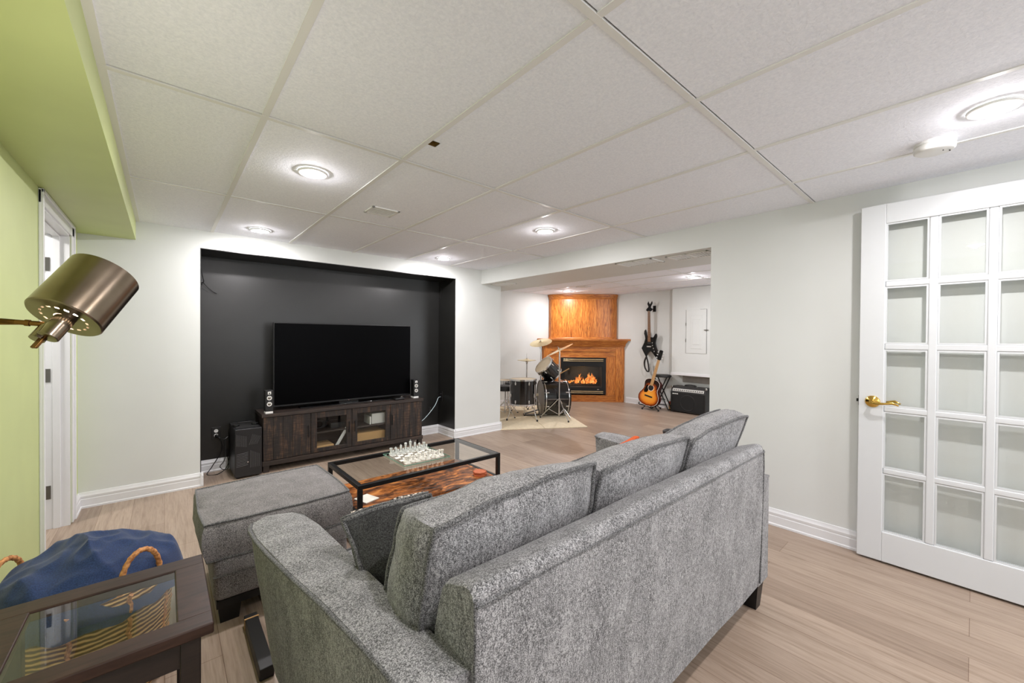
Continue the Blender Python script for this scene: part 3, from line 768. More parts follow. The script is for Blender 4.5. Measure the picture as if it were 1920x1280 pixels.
bm = new(); add_lathe(bm, [(0.0365, 0.1), (0.038, 0.115), (0.02, 0.125), (0, 0.126)], 20, cap=False); obj('lid', bm, 'black_plastic', t, local=True)

# ottoman
ot = thing('ottoman', 'grey upholstered storage ottoman with piped cushion top in front of the sofa', 'ottoman', (0.45, 2.5, 0))
bm = new(); add_box(bm, 0.165, 0.745, 2.19, 2.78, 0.105, 0.30, 0.03, 4)
bmesh.ops.subdivide_edges(bm, edges=[x for x in bm.edges if x.calc_length() > 0.1], cuts=6, use_grid_fill=True)
for v in bm.verts:
    d = noise.noise(v.co * 5) * 0.006; v.co += Vector((d, d, 0))
obj('base', bm, 'ottoman_fabric', ot, angle=50)
oc = cushion('cushion', ot, 'ottoman_fabric', [[[(0.135, 2.19, 0.30), (0.765, 2.20, 0.30)], [(0.135, 2.80, 0.30), (0.765, 2.82, 0.30)]],
                                          [[(0.125, 2.215, 0.452), (0.775, 2.235, 0.452)], [(0.125, 2.80, 0.452), (0.765, 2.83, 0.452)]]], 0.012, k=0.10, n=16, wr=0.004, band=0.022, pipe=0.005, seed=51)
bm = new(); add_box(bm, 0.163, 0.747, 2.186, 2.784, 0.222, 0.2235); obj('seam', bm, 'piping_fabric', ot)
bm = new(); add_box(bm, 0.175, 0.735, 2.20, 2.77, 0.075, 0.108); obj('underside', bm, 'black_metal', ot, smooth=False)
for x, y in ((0.225, 2.25), (0.69, 2.25), (0.225, 2.72), (0.69, 2.72)):
    bm = new(); add_lathe(bm, [(0.050, 0), (0.062, 0.08)], 4, Matrix.Translation((x, y, 0)) @ Matrix.Rotation(PI / 4, 4, 'Z')); obj('leg', bm, 'black_metal', ot, smooth=False)

# coffee table
ct = thing('coffee_table', 'black metal coffee table with glass top and rustic wooden lower shelf', 'coffee table', (1.375, 2.61, 0))
TX0, TX1, TY0, TY1, TZ = 0.845, 1.90, 2.315, 2.893, 0.436
bw = 0.026
bm = new()
add_box(bm, TX0, TX1, TY0, TY0 + bw, TZ - bw, TZ, 0.002); add_box(bm, TX0, TX1, TY1 - bw, TY1, TZ - bw, TZ, 0.002)
add_box(bm, TX0, TX0 + bw, TY0 + bw, TY1 - bw, TZ - bw, TZ, 0.002); add_box(bm, TX1 - bw, TX1, TY0 + bw, TY1 - bw, TZ - bw, TZ, 0.002)
obj('top_frame', bm, 'black_metal', ct)
for x in (TX0, TX1 - bw):
    for y in (TY0, TY1 - bw):
        bm = new(); add_box(bm, x, x + bw, y, y + bw, 0, TZ - bw, 0.002); obj('leg', bm, 'black_metal', ct)
    bm = new(); add_box(bm, x, x + bw, TY0 + bw, TY1 - bw, 0.238, 0.238 + bw, 0.002); obj('side_rail', bm, 'black_metal', ct)
bm = new(); add_box(bm, TX0 + bw * 0.7, TX1 - bw * 0.7, TY0 + bw * 0.7, TY1 - bw * 0.7, TZ - 0.007, TZ + 0.0005); obj('glass_top', bm, 'green_glass', ct, smooth=False)
bm = new(); add_box(bm, TX0 + bw, TX1 - bw, TY0 + 0.004, TY1 - 0.004, 0.243, 0.262, 0.002); obj('lower_shelf', bm, 'rustic_board', ct)
for i, (dx, rz, lb) in enumerate(((0, 0.1, 'copper-brown octagonal coaster, bottom of the stack on the table\'s lower shelf'), (0.004, 0.35, 'copper-brown octagonal coaster, middle of the stack on the table\'s lower shelf'), (-0.002, 0.2, 'copper-brown octagonal coaster, topmost of the stack on the table\'s lower shelf'))):
    bm = new(); add_lathe(bm, [(0.050, 0), (0.052, 0.002), (0.052, 0.008), (0.050, 0.0098), (0, 0.0098)], 8, Matrix.Rotation(rz, 4, 'Z'))
    o = obj('coaster', bm, 'coaster', None, smooth=False); o.location = (1.80 + dx, 2.435, 0.262 + 0.0102 * i); tag(o, lb, 'coaster', 'stacked coasters')
bm = new(); add_box(bm, -0.05, 0.05, -0.06, 0.06, 0, 0.006, 0.001); o = obj('notepad', bm, 'paper', None); o.location = (0.975, 2.53, 0.262); o.rotation_euler.z = 0.3
tag(o, 'white notepad lying on the rustic lower shelf near its left front leg', 'notepad')

# chess set
cb = thing('chessboard', 'square glass chessboard on the coffee table', 'chessboard', (1.375, 2.63, TZ + 0.001), -0.01)
bm = new(); add_box(bm, -0.175, 0.175, -0.175, 0.175, 0.004, 0.010, 0.001); obj('board', bm, 'green_glass', cb, local=True)
bm = new()
for i in range(8):
    for j in range(8):
        if (i + j) % 2 == 0:
            x = -0.152 + i * 0.038; y = -0.152 + j * 0.038; add_box(bm, x, x + 0.038, y, y + 0.038, 0.0101, 0.0104)
obj('frosted_squares', bm, 'glass_frosted_piece', cb, smooth=False, local=True)
bm = new()
for sx in (-1, 1): add_box(bm, sx * 0.1752 - 0.0006, sx * 0.1752 + 0.0006, -0.1755, 0.1755, 0.004, 0.010); add_box(bm, -0.1755, 0.1755, sx * 0.1752 - 0.0006, sx * 0.1752 + 0.0006, 0.004, 0.010)
obj('glass_edge', bm, 'glass_edge', cb, smooth=False, local=True)
for sx in (-1, 1):
    for sy in (-1, 1):
        bm = new(); add_lathe(bm, [(0.005, 0), (0.005, 0.004)], 10, Matrix.Translation((sx * 0.16, sy * 0.16, 0))); obj('foot', bm, 'white_plastic', cb, local=True)
pf = {
 'pawn': [(0.013, 0), (0.0135, 0.004), (0.011, 0.007), (0.006, 0.011), (0.0045, 0.021), (0.0075, 0.023), (0.005, 0.025), (0.0078, 0.03), (0.0075, 0.034), (0.004, 0.038), (0, 0.0385)],
 'rook': [(0.0145, 0), (0.015, 0.005), (0.012, 0.009), (0.008, 0.014), (0.0075, 0.032), (0.011, 0.036), (0.0115, 0.045), (0.008, 0.045), (0.008, 0.041), (0, 0.041)],
 'knight': [(0.0145, 0), (0.015, 0.005), (0.012, 0.009), (0.008, 0.014)],
 'bishop': [(0.0145, 0), (0.015, 0.005), (0.012, 0.009), (0.0065, 0.015), (0.0055, 0.034), (0.0095, 0.036), (0.006, 0.039), (0.0088, 0.046), (0.006, 0.053), (0.002, 0.057), (0.0025, 0.059), (0, 0.061)],
 'queen': [(0.0155, 0), (0.016, 0.005), (0.013, 0.01), (0.007, 0.017), (0.006, 0.044), (0.0105, 0.047), (0.007, 0.05), (0.0115, 0.063), (0.008, 0.063), (0.004, 0.066), (0, 0.068)],
 'king': [(0.0155, 0), (0.016, 0.005), (0.013, 0.01), (0.0075, 0.017), (0.0065, 0.048), (0.011, 0.051), (0.007, 0.054), (0.0105, 0.066), (0.004, 0.07), (0.002, 0.071)]}
def piece(kind):
    bm = new(); add_lathe(bm, pf[kind], 14)
    if kind == 'king': add_box(bm, -0.0018, 0.0018, -0.0018, 0.0018, 0.070, 0.082); add_box(bm, -0.005, 0.005, -0.0018, 0.0018, 0.075, 0.0785)
    if kind == 'knight': add_prism(bm, [(-0.007, 0.0), (0.008, 0.0), (0.008, 0.02), (0.002, 0.034), (-0.002, 0.036), (-0.012, 0.026), (-0.011, 0.021), (-0.002, 0.021)], -0.005, 0.005, Matrix.Translation((0, 0, 0.013)) @ Matrix.Rotation(PI / 2, 4, 'X'), 0.002)
    return bm
protos = {}
ordn = ['first', 'second', 'third', 'fourth', 'fifth', 'sixth', 'seventh', 'eighth']
order = ['rook', 'knight', 'bishop', 'queen', 'king', 'bishop', 'knight', 'rook']
for side, y0, dy, m in (('clear', 0.133, -0.038, 'glass_clear_piece'), ('frosted', -0.133, 0.038, 'glass_frosted_piece')):
    for rank in (0, 1):
        for i in range(8):
            kind = 'pawn' if rank else order[i]
            if (kind, m) not in protos:
                protos[(kind, m)] = obj('chess_' + kind, piece(kind), m, None); o = protos[(kind, m)]
            else: o = protos[(kind, m)].copy(); COL.objects.link(o)
            o.location = (1.375 - 0.133 + 0.038 * i, 2.63 + y0 + dy * rank, TZ + 0.0114)
            row = ('far' if side == 'clear' else 'near') + ' edge row' if not rank else ('far' if side == 'clear' else 'near') + ' row of pawns'
            tag(o, '%s glass chess %s, %s from the left in the %s' % (side, kind, ordn[i], row), 'chess piece', side + ' glass chess pieces')

# end table
et = thing('end_table', 'dark espresso end table with a glass inset top, beside the sofa arm', 'end table', (-0.126, 1.45, 0))
EX0, EX1, EY0, EY1, EZ = -0.345, 0.094, 1.242, 1.66, 0.58
gx0, gx1, gy0, gy1 = -0.263, 0.023, 1.303, 1.592
bm = new()
add_box(bm, EX0, EX1, EY0, gy0, EZ - 0.028, EZ, 0.004); add_box(bm, EX0, EX1, gy1, EY1, EZ - 0.028, EZ, 0.004); add_box(bm, EX0, gx0, gy0 - 0.004, gy1 + 0.004, EZ - 0.028, EZ, 0.004); add_box(bm, gx1, EX1, gy0 - 0.004, gy1 + 0.004, EZ - 0.028, EZ, 0.004)
obj('top_frame', bm, 'espresso', et)
bm = new(); add_box(bm, gx0, gx1, gy0, gy1, EZ - 0.012, EZ - 0.004); obj('glass_inset', bm, 'green_glass', et, smooth=False)
bm = new()
b = 0.014
add_box(bm, gx0, gx1, gy0, gy0 + 0.002, EZ - 0.012, EZ - 0.0035); add_box(bm, gx0, gx1, gy0, gy0 + 0.012, EZ - 0.0125, EZ - 0.012)
obj('glass_edge', bm, 'glass_edge', et, smooth=False)
for x in (EX0 + 0.025, EX1 - 0.065):
    for y in (EY0 + 0.015, EY1 - 0.055):
        bm = new(); add_box(bm, x, x + 0.04, y, y + 0.04, 0, EZ - 0.028, 0.003); obj('leg', bm, 'espresso_dark', et)
for (x0, x1, y0, y1) in ((EX0 + 0.06, EX1 - 0.06, EY0 + 0.022, EY0 + 0.042), (EX0 + 0.032, EX0 + 0.052, EY0 + 0.05, EY1 - 0.05), (EX1 - 0.052, EX1 - 0.032, EY0 + 0.05, EY1 - 0.05)):
    bm = new(); add_box(bm, x0, x1, y0, y1, EZ - 0.098, EZ - 0.028, 0.002); obj('apron', bm, 'espresso_dark', et)
bm = new(); add_box(bm, EX0 + 0.03, EX1 - 0.03, EY0 + 0.03, EY1 - 0.03, 0.13, 0.15, 0.003); obj('lower_shelf', bm, 'espresso', et)

# basket with blanket
bx, by = -0.205, 2.10
bk = thing('wicker_basket', 'round woven wicker basket with two looped handles, behind the end table', 'basket', (bx, by, 0))
bm = new(); add_lathe(bm, [(0.0, 0.004), (0.19, 0.0), (0.2, 0.01), (0.222, 0.2), (0.235, 0.40), (0.235, 0.412), (0.222, 0.412), (0.21, 0.2), (0.19, 0.02), (0, 0.016)], 40, Matrix.Translation((bx, by, 0)), cap=False); obj('basket_body', bm, 'wicker', bk)
for k in range(10):
    a = 2 * PI * k / 10 + 0.2
    bm = new(); pts = []
    for i in range(22):
        z = 0.01 + 0.395 * i / 21; r = 0.203 + 0.034 * (z / 0.4) + 0.004 * math.cos(i * 2.1)
        pts.append((bx + r * math.cos(a + 0.02 * math.sin(i * 2.1)), by + r * math.sin(a + 0.02 * math.sin(i * 2.1)), z))
    add_tube(bm, pts, 0.007, 6); obj('braid', bm, 'rope', bk)
def handle(p0, p1, top, lean):
    pts = []
    for i in range(37):
        t = i / 36; s = math.sin(PI * t)
        p = Vector(p0).lerp(Vector(p1), 0.5 - 0.5 * math.cos(PI * t)) + Vector(lean) * s; p.z += (top - p0[2]) * s ** 0.8
        pts.append(p)
    bm = new(); add_tube(bm, pts, [0.0085 + 0.0012 * math.sin(i * 2.2) for i in range(37)], 8); obj('handle', bm, 'rope', bk)
handle((-0.115, 1.895, 0.40), (-0.012, 1.975, 0.40), 0.535, (0.0, -0.005, 0))
handle((-0.39, 2.27, 0.40), (-0.45, 2.15, 0.40), 0.51, (-0.0, 0.0, 0))
bm = new(); NR, NA = 44, 128; rings = []
for i in range(NR + 1):
    r = i / NR; ring = []
    for k in range(NA):
        a = 2 * PI * k / NA
        R = 0.262 + 0.012 * math.sin(3 * a + 1) if r > 0 else 0
        xx = bx + 0.0 + R * r * math.cos(a) ; yy = by + 0.012 + R * r * math.sin(a) * 1.0
        xx = max(xx, XL + 0.004)
        h = 0.512 - 0.085 * r ** 2.2 - 0.10 * max(0, (r - 0.86) / 0.14) ** 1.6
        s = (xx + yy * 0.55) * 22
        q = Vector((xx * 7, yy * 7, 0))
        h += (0.030 * (1 - abs(math.sin(s * 0.42 + 2.6 * noise.noise(q * 0.55)))) ** 1.5 + 0.024 * (1 - abs(noise.noise(Vector((xx * 4 + yy * 9, yy * 5 - xx * 9, 3))) * 2)) + 0.016 * noise.noise(q * 0.9) + 0.006 * noise.noise(q * 2.4)) * (1 - 0.4 * r)
        h += 0.018 * math.exp(-((xx - bx - 0.03) ** 2 + (yy - by - 0.02) ** 2) / 0.02)
        ring.append((xx, yy, h))
    rings.append(ring)
vr = [[bm.verts.new(rings[0][0])]] + [[bm.verts.new(p) for p in rg] for rg in rings[1:]]
low = [bm.verts.new((bx + (p[0] - bx) * 0.88, by + (p[1] - by) * 0.88, 0.415)) for p in rings[-1]]
vr.append(low)
for A, B in zip(vr, vr[1:]):
    for k in range(NA):
        k2 = (k + 1) % NA
        if len(A) == 1: bm.faces.new((A[0], B[k], B[k2]))
        else: bm.faces.new((A[k], B[k], B[k2], A[k2]))
bm.faces.new(low[::-1])
o = obj('blanket', bm, 'navy_blanket', None, angle=80); tag(o, 'navy blue fleece blanket heaped in the wicker basket', 'blanket')

# flat black case on the floor under the sofa arm
t = thing('storage_case', 'flat black case lying on the floor along the sofa\'s left arm', 'case', (0.29, 1.93, 0))
bm = new(); add_box(bm, 0.268, 0.318, 1.74, 2.13, 0, 0.045, 0.004); obj('case_body', bm, 'black_leather', t)
bm = new(); add_box(bm, 0.266, 0.320, 2.09, 2.098, 0.001, 0.0465); obj('tan_band', bm, 'box_tan', t)

# pharmacy lamp
fl = thing('floor_lamp', 'brushed metal swing-arm lamp with cylinder shade reaching in over the end table', 'lamp', (-0.41, 1.34, 0))
LA = Vector((0.42754978, 0.43248105, 0.79382701)).normalized(); LC = Vector((-0.16295, 1.28669, 1.33207)); LR = 0.065; LL = 0.1353
LM = align(LA, LC)
bm = new(); add_lathe(bm, [(LR, LL), (LR, 0.003), (LR - 0.003, 0.0)], 64, LM, cap=False); add_lathe(bm, [(LR - 0.002, 0.003), (LR - 0.002, LL), (LR, LL)], 64, LM, cap=False)
sh = obj('lamp_shade', bm, 'lamp_metal', fl, angle=30)
# bottom cap with a ring of vent holes: built as ring sectors around square-ish openings
bm = new(); NH = 16; r0, r1, r2, r3 = 0.018, 0.0375, 0.0420, LR - 0.0025
rad = [r0, r1, r2, r3]; NS = NH * 4; vv = [[bm.verts.new(LM @ Vector((r * math.cos(2 * PI * k / NS), r * math.sin(2 * PI * k / NS), 0.0))) for k in range(NS)] for r in rad]
for ri in range(3):
    for k in range(NS):
        if ri == 1 and k % 4 in (0, 1): continue
        bm.faces.new((vv[ri][k], vv[ri][(k + 1) % NS], vv[ri + 1][(k + 1) % NS], vv[ri + 1][k]))
obj('shade_cap', bm, 'lamp_metal', sh, smooth=False)
bm = new(); add_lathe(bm, [(0, 0.125), (0.012, 0.122), (0.024, 0.105), (0.03, 0.085), (0.024, 0.06), (0.014, 0.042), (0.013, 0.02)], 24, LM, cap=False); obj('bulb', bm, 'bulb_glow', sh)
le = Vector((0.71114952, -0.7030408, 0)); lg = LA.cross(le)
bm = new()
add_lathe(bm, [(0.017, 0.0), (0.0175, -0.004), (0.0175, -0.05), (0.0155, -0.052), (0, -0.052)], 32, align(LA, LC + le * 0.002), cap=False)
add_lathe(bm, [(0.0, -0.018), (0.013, -0.018), (0.013, -0.056), (0, -0.056)], 28, align(LA, LC - le * 0.019 + LA * 0.0), cap=False)
sk = obj('socket', bm, 'lamp_metal', sh)
bm = new(); add_box(bm, -0.006, 0.006, -0.003, 0.003, -0.078, -0.05, 0.001, 1, align(LA, LC - le * 0.008)); obj('switch_key', bm, 'lamp_brass', sh)
p1 = LC - LA * 0.018 - le * 0.004; p0 = Vector((-0.252, 1.298, 1.325)); pp = Vector((-0.41, 1.34, 1.318))
bm = new(); add_tube(bm, [p0, p1], 0.0052, 14); add_tube(bm, [p0 - (p1 - p0) * 0.001, p0 + (p1 - p0) * 0.26, pp][:2], 0.0052, 14); add_tube(bm, [pp, p0 + (p1 - p0) * 0.45], 0.0042, 14)
add_tube(bm, [p0 + (p1 - p0) * 0.43, p0 + (p1 - p0) * 0.52], 0.0068, 14)
obj('swing_arm', bm, 'lamp_brass', fl)
bm = new(); add_tube(bm, [(-0.41, 1.34, 0.015), (-0.41, 1.34, 1.34)], 0.008, 16); obj('pole', bm, 'lamp_brass', fl)
bm = new(); add_lathe(bm, [(0.07, 0), (0.07, 0.012), (0.02, 0.02), (0, 0.02)], 36, Matrix.Translation((-0.41, 1.34, 0))); obj('base', bm, 'lamp_brass', fl)
pl = bpy.data.lights.new('lamp_bulb', 'POINT'); pl.energy = 4.0; pl.shadow_soft_size = 0.03; pl.color = (1, 0.93, 0.82)
plo = bpy.data.objects.new('lamp_bulb', pl); COL.objects.link(plo); plo.location = LC + LA * 0.13

# ------------------------------------------------------------------ television wall
ts = thing('tv_stand', 'dark distressed wood media console with two glazed doors under the television', 'media console', (1.54, 4.57, 0))
SX0, SX1, SF, SB, ST = 0.705, 2.372, 4.40, 4.755, 0.556
def part(name, mat, *a, bev=0.002): return boxobj(name, mat, ts, *a, bev=bev)
part('top_panel', 'distressed_rail', SX0 - 0.012, SX1 + 0.012, SF - 0.012, SB, ST - 0.032, ST)
part('side_panel', 'distressed_wood', SX0, SX0 + 0.025, SF, SB, 0.10, ST - 0.032); part('side_panel', 'distressed_wood', SX1 - 0.025, SX1, SF, SB, 0.10, ST - 0.032)
part('back_panel', 'espresso_dark', SX0 + 0.025, SX1 - 0.025, SB - 0.01, SB, 0.12, ST - 0.032)
part('bottom_panel', 'distressed_rail', SX0 + 0.025, SX1 - 0.025, SF + 0.01, SB - 0.01, 0.105, 0.125)
for x in (1.123, 1.533, 1.968): part('divider', 'espresso_dark', x - 0.01, x + 0.01, SF + 0.022, SB - 0.01, 0.125, ST - 0.032)
part('inner_shelf', 'distressed_rail', 1.133, 1.958, SF + 0.03, SB - 0.01, 0.295, 0.31)
part('base_rail', 'distressed_rail', SX0 - 0.008, SX1 + 0.008, SF - 0.012, SF + 0.01, 0.062, 0.106)
for x in (SX0, SX1 - 0.05):
    for y in (SF - 0.005, SB - 0.055): part('leg', 'distressed_rail', x, x + 0.05, y, y + 0.05, 0, 0.10)
def wood_door(x0, x1, hx):
    bm = new(); n = 5; w = (x1 - x0) / n
    for i in range(n): add_box(bm, x0 + i * w + 0.0006, x0 + (i + 1) * w - 0.0006, SF - 0.002, SF + 0.018, 0.112, ST - 0.036, 0.0015)
    d = obj('plank_door', bm, 'distressed_wood', ts)
    bm = new(); add_box(bm, hx - 0.004, hx + 0.004, SF - 0.016, SF - 0.008, 0.28, 0.40, 0.002); add_box(bm, hx - 0.003, hx + 0.003, SF - 0.01, SF, 0.285, 0.295); add_box(bm, hx - 0.003, hx + 0.003, SF - 0.01, SF, 0.385, 0.395)
    obj('handle', bm, 'black_metal', d)
def glass_door(x0, x1, hx):
    bm = new(); f = 0.056
    add_box(bm, x0, x0 + f, SF - 0.002, SF + 0.018, 0.112, ST - 0.036, 0.002); add_box(bm, x1 - f, x1, SF - 0.002, SF + 0.018, 0.112, ST - 0.036, 0.002)
    add_box(bm, x0 + f, x1 - f, SF - 0.002, SF + 0.018, 0.112, 0.15, 0.002); add_box(bm, x0 + f, x1 - f, SF - 0.002, SF + 0.018, 0.462, ST - 0.036, 0.002)
    d = obj('glazed_door', bm, 'distressed_wood', ts)
    bm = new(); add_box(bm, x0 + f, x1 - f, SF + 0.006, SF + 0.009, 0.15, 0.462); obj('glass_pane', bm, 'clear_glass', d, smooth=False)
    bm = new(); add_box(bm, hx - 0.004, hx + 0.004, SF - 0.016, SF - 0.008, 0.27, 0.39, 0.002); add_box(bm, hx - 0.003, hx + 0.003, SF - 0.01, SF, 0.275, 0.285); add_box(bm, hx - 0.003, hx + 0.003, SF - 0.01, SF, 0.375, 0.385)
    obj('handle', bm, 'black_metal', d)
wood_door(SX0 + 0.004, 1.121, 1.10); glass_door(1.125, 1.531, 1.503); glass_door(1.535, 1.966, 1.563); wood_door(1.970, SX1 - 0.004, 1.99)
# things behind the glass doors
def simple_box_thing(name, label, cat, mat, x0, x1, y0, y1, z0, z1, rz=0, bev=0.004, grp=None):
    bm = new(); add_box(bm, -(x1 - x0) / 2, (x1 - x0) / 2, -(y1 - y0) / 2, (y1 - y0) / 2, 0, z1 - z0, bev)
    o = obj(name, bm, mat, None); o.location = ((x0 + x1) / 2, (y0 + y1) / 2, z0); o.rotation_euler.z = rz
    return tag(o, label, cat, grp)
simple_box_thing('media_box', 'grey silver box on the upper shelf behind the right glass door', 'box', 'silver_panel', 1.77, 1.93, 4.45, 4.68, 0.311, 0.43)
simple_box_thing('media_player', 'slim white media player on the shelf under the silver box', 'media player', 'white_plastic', 1.745, 1.76, 4.44, 4.62, 0.311, 0.40)
simple_box_thing('wooden_box', 'tan wooden box low behind the right glass door', 'box', 'box_tan', 1.60, 1.93, 4.46, 4.70, 0.126, 0.225)
simple_box_thing('book', 'pale flat book lying low behind the left glass door', 'book', 'box_tan', 1.17, 1.36, 4.44, 4.66, 0.126, 0.16)
simple_box_thing('game_console', 'black game console on the shelf behind the left glass door', 'console', 'black_plastic', 1.345, 1.51, 4.50, 4.70, 0.311, 0.37)
bm = new(); add_box(bm, -0.016, 0.016, -0.008, 0.008, 0, 0.215, 0.005, 2, Matrix.Rotation(0.55, 4, 'Y'))
for k in range(9): add_box(bm, -0.007, 0.007, -0.0095, -0.0075, 0.02 + k * 0.02, 0.03 + k * 0.02, 0, 1, Matrix.Rotation(0.55, 4, 'Y'))
o = obj('remote_control', bm, 'light_grey', None); o.location = (1.385, 4.44, 0.136); tag(o, 'pale grey remote leaning diagonally behind the left glass door', 'remote control')
bm = new()
for k in range(7):
    r = 0.05 + 0.006 * k; pts = [(1.22 + r * 0.9 * math.cos(a) + 0.01 * k, 4.50 + 0.02 * k, 0.375 + r * math.sin(a) * (0.75 + 0.05 * (k % 2))) for a in [2 * PI * i / 28 for i in range(28)]]
    add_tube(bm, pts, 0.004, 6, closed=True)
o = obj('cable_coil', bm, 'black_plastic', None); tag(o, 'coiled black cables stuffed behind the left glass door', 'cable')

tv = thing('television', 'large black flat-screen television standing on the dark console', 'television', (1.556, 4.56, ST))
bm = new(); add_box(bm, 0.817, 2.295, 4.553, 4.585, 0.592, 1.436, 0.004); add_box(bm, 1.15, 1.95, 4.585, 4.62, 0.65, 1.15, 0.012); obj('casing', bm, 'black_plastic', tv)
bm = new(); add_box(bm, 0.825, 2.287, 4.5505, 4.5535, 0.608, 1.428, 0.001); obj('screen', bm, 'screen_black', tv)
bm = new(); add_box(bm, 1.05, 2.06, 4.50, 4.60, ST, ST + 0.012, 0.003); add_box(bm, 1.45, 1.66, 4.56, 4.60, ST + 0.008, 0.62, 0.004); obj('stand', bm, 'black_gloss', tv)
bm = new(); add_box(bm, 1.549, 1.553, 4.55, 4.5525, 0.595, 0.597); obj('standby_light', bm, 'red_led', tv)
def desk_speaker(x, y, rz, label):
    t = thing('desktop_speaker', label, 'speaker', (x, y, ST), rz, 'desktop speakers on the console')
    bm = new(); add_box(bm, -0.034, 0.034, -0.03, 0.05, 0.022, 0.225, 0.005); obj('cabinet', bm, 'black_plastic', t, local=True)
    bm = new(); add_box(bm, -0.032, 0.032, -0.03, 0.045, 0, 0.022, 0.004); obj('base', bm, 'white_plastic', t, local=True)
    for z in (0.093, 0.151):
        bm = new(); add_lathe(bm, [(0.014, 0), (0.0155, 0.003), (0.021, 0.003), (0.021, 0)], 24, align((0, -1, 0), (0, -0.031, z)), cap=False); d = obj('driver_ring', bm, 'white_plastic', t, local=True)
        bm = new(); add_lathe(bm, [(0, 0.004), (0.006, 0.003), (0.014, 0.0005), (0.014, 0)], 20, align((0, -1, 0), (0, -0.031, z)), cap=False); obj('driver_cone', bm, 'nickel', d, local=True)
    bm = new(); add_box(bm, -0.014, 0.014, -0.034, -0.03, 0.185, 0.212, 0.003); tw = obj('tweeter', bm, 'white_plastic', t, local=True)
    bm = new(); add_box(bm, -0.005, 0.005, -0.0355, -0.0335, 0.190, 0.203, 0.001); obj('tweeter_dome', bm, 'black_plastic', tw, local=True)
    return t
desk_speaker(0.757, 4.43, 0.0, 'black desktop speaker with white rings at the console\'s left end')
desk_speaker(2.315, 4.47, 0.0, 'black desktop speaker with white rings at the console\'s right end')
t = thing('game_controller', 'small black controller lying on the console left of the right speaker', 'controller', (2.1, 4.455, ST))
bm = new(); add_box(bm, -0.06, 0.06, -0.03, 0.03, 0, 0.022, 0.01, 3); add_lathe(bm, [(0.026, 0), (0.028, 0.02), (0.02, 0.034), (0, 0.036)], 20, Matrix.Translation((0.03, 0, 0)), cap=False); obj('body', bm, 'black_plastic', t, local=True)
bm = new(); add_lathe(bm, [(0.008, 0), (0.008, 0.008), (0, 0.008)], 14, Matrix.Translation((0.03, 0, 0.034))); obj('thumb_stick', bm, 'chrome', t, local=True)

pc = thing('computer_tower', 'black desktop computer tower on the floor beside the console', 'computer', (0.585, 4.55, 0))
PX0, PX1, PY0, PY1, PZ = 0.478, 0.688, 4.345, 4.752, 0.45
bm = new(); add_box(bm, PX0, PX1, PY0, PY1, 0.015, PZ, 0.006); obj('case', bm, 'pc_black', pc)
bm = new()
def clipline(x0, z0, x1, z1): add_tube(bm, [(x0, PY0 - 0.0005, z0), (x1, PY0 - 0.0005, z1)], 0.0014, 5)
for k in range(9): x = PX0 + 0.012 + k * 0.0095; clipline(x, 0.30 - 0.002 * k, x, 0.405 - 0.003 * k)
for k in range(7): x = PX0 + 0.11 + k * 0.01; clipline(x, 0.30, x + 0.028, 0.395 - 0.004 * k)
for k in range(9): z = 0.11 + k * 0.014; clipline(PX0 + 0.012, z, PX0 + 0.10, z + 0.012)
for k in range(8): x = PX0 + 0.12 + k * 0.010; clipline(x, 0.09, x, 0.25 - 0.006 * k)
obj('front_grooves', bm, 'pc_line', pc)
bm = new(); add_lathe(bm, [(0.006, 0), (0.005, 0.002), (0, 0.003)], 14, align((0, -1, 0), (PX0 + 0.10, PY0, 0.145))); obj('badge', bm, 'chrome', pc)
bm = new(); add_box(bm, PX0 + 0.02, PX1 - 0.02, PY0 + 0.06, PY1 - 0.05, PZ, PZ + 0.003, 0.001); obj('top_grille', bm, 'grille_cloth', pc)
for x in (PX0 + 0.03, PX1 - 0.03):
    for y in (PY0 + 0.04, PY1 - 0.04):
        bm = new(); add_lathe(bm, [(0.014, 0), (0.014, 0.016)], 12, Matrix.Translation((x, y, 0))); obj('foot', bm, 'black_plastic', pc)
t = thing('headset', 'black headset lying on top of the computer tower', 'headset', (0.58, 4.52, PZ + 0.003))
bm = new(); add_tube(bm, [(0.075 * math.cos(a) , 0.05 * math.sin(a) * 1.2, 0.008 + 0.012 * math.sin(a)) for a in [PI * i / 16 for i in range(17)]], 0.006, 8); obj('headband', bm, 'black_plastic', t, local=True)
for s in (-1, 1):
    bm = new(); add_lathe(bm, [(0.026, 0), (0.03, 0.006), (0.028, 0.016), (0.0, 0.018)], 20, Matrix.Translation((0.075 * s, -0.005, 0))); obj('ear_cup', bm, 'black_plastic', t, local=True)
t = thing('cable', 'black power cord looping from the wall socket down to the floor behind the computer', 'cable', (0.38, 4.76, 0.3))
def smooth_pts(ps, n=8):
    ps = [Vector(p) for p in ps]; out = []
    for i in range(len(ps) - 1):
        p0, p1, p2, p3 = ps[max(i - 1, 0)], ps[i], ps[i + 1], ps[min(i + 2, len(ps) - 1)]
        for k in range(n):
            t_ = k / n; out.append(0.5 * ((2 * p1) + (-p0 + p2) * t_ + (2 * p0 - 5 * p1 + 4 * p2 - p3) * t_ ** 2 + (-p0 + 3 * p1 - 3 * p2 + p3) * t_ ** 3))
    return out + [ps[-1]]
bm = new()
add_tube(bm, smooth_pts([(0.378, 4.755, 0.335), (0.40, 4.72, 0.315), (0.42, 4.74, 0.2), (0.34, 4.71, 0.06), (0.30, 4.66, 0.006), (0.38, 4.62, 0.006), (0.455, 4.66, 0.06), (0.475, 4.70, 0.22), (0.47, 4.758, 0.34)]), 0.004, 6)
add_tube(bm, smooth_pts([(0.385, 4.75, 0.335), (0.43, 4.735, 0.30), (0.466, 4.75, 0.315)]), 0.004, 6)
obj('cord', bm, 'black_plastic', t)
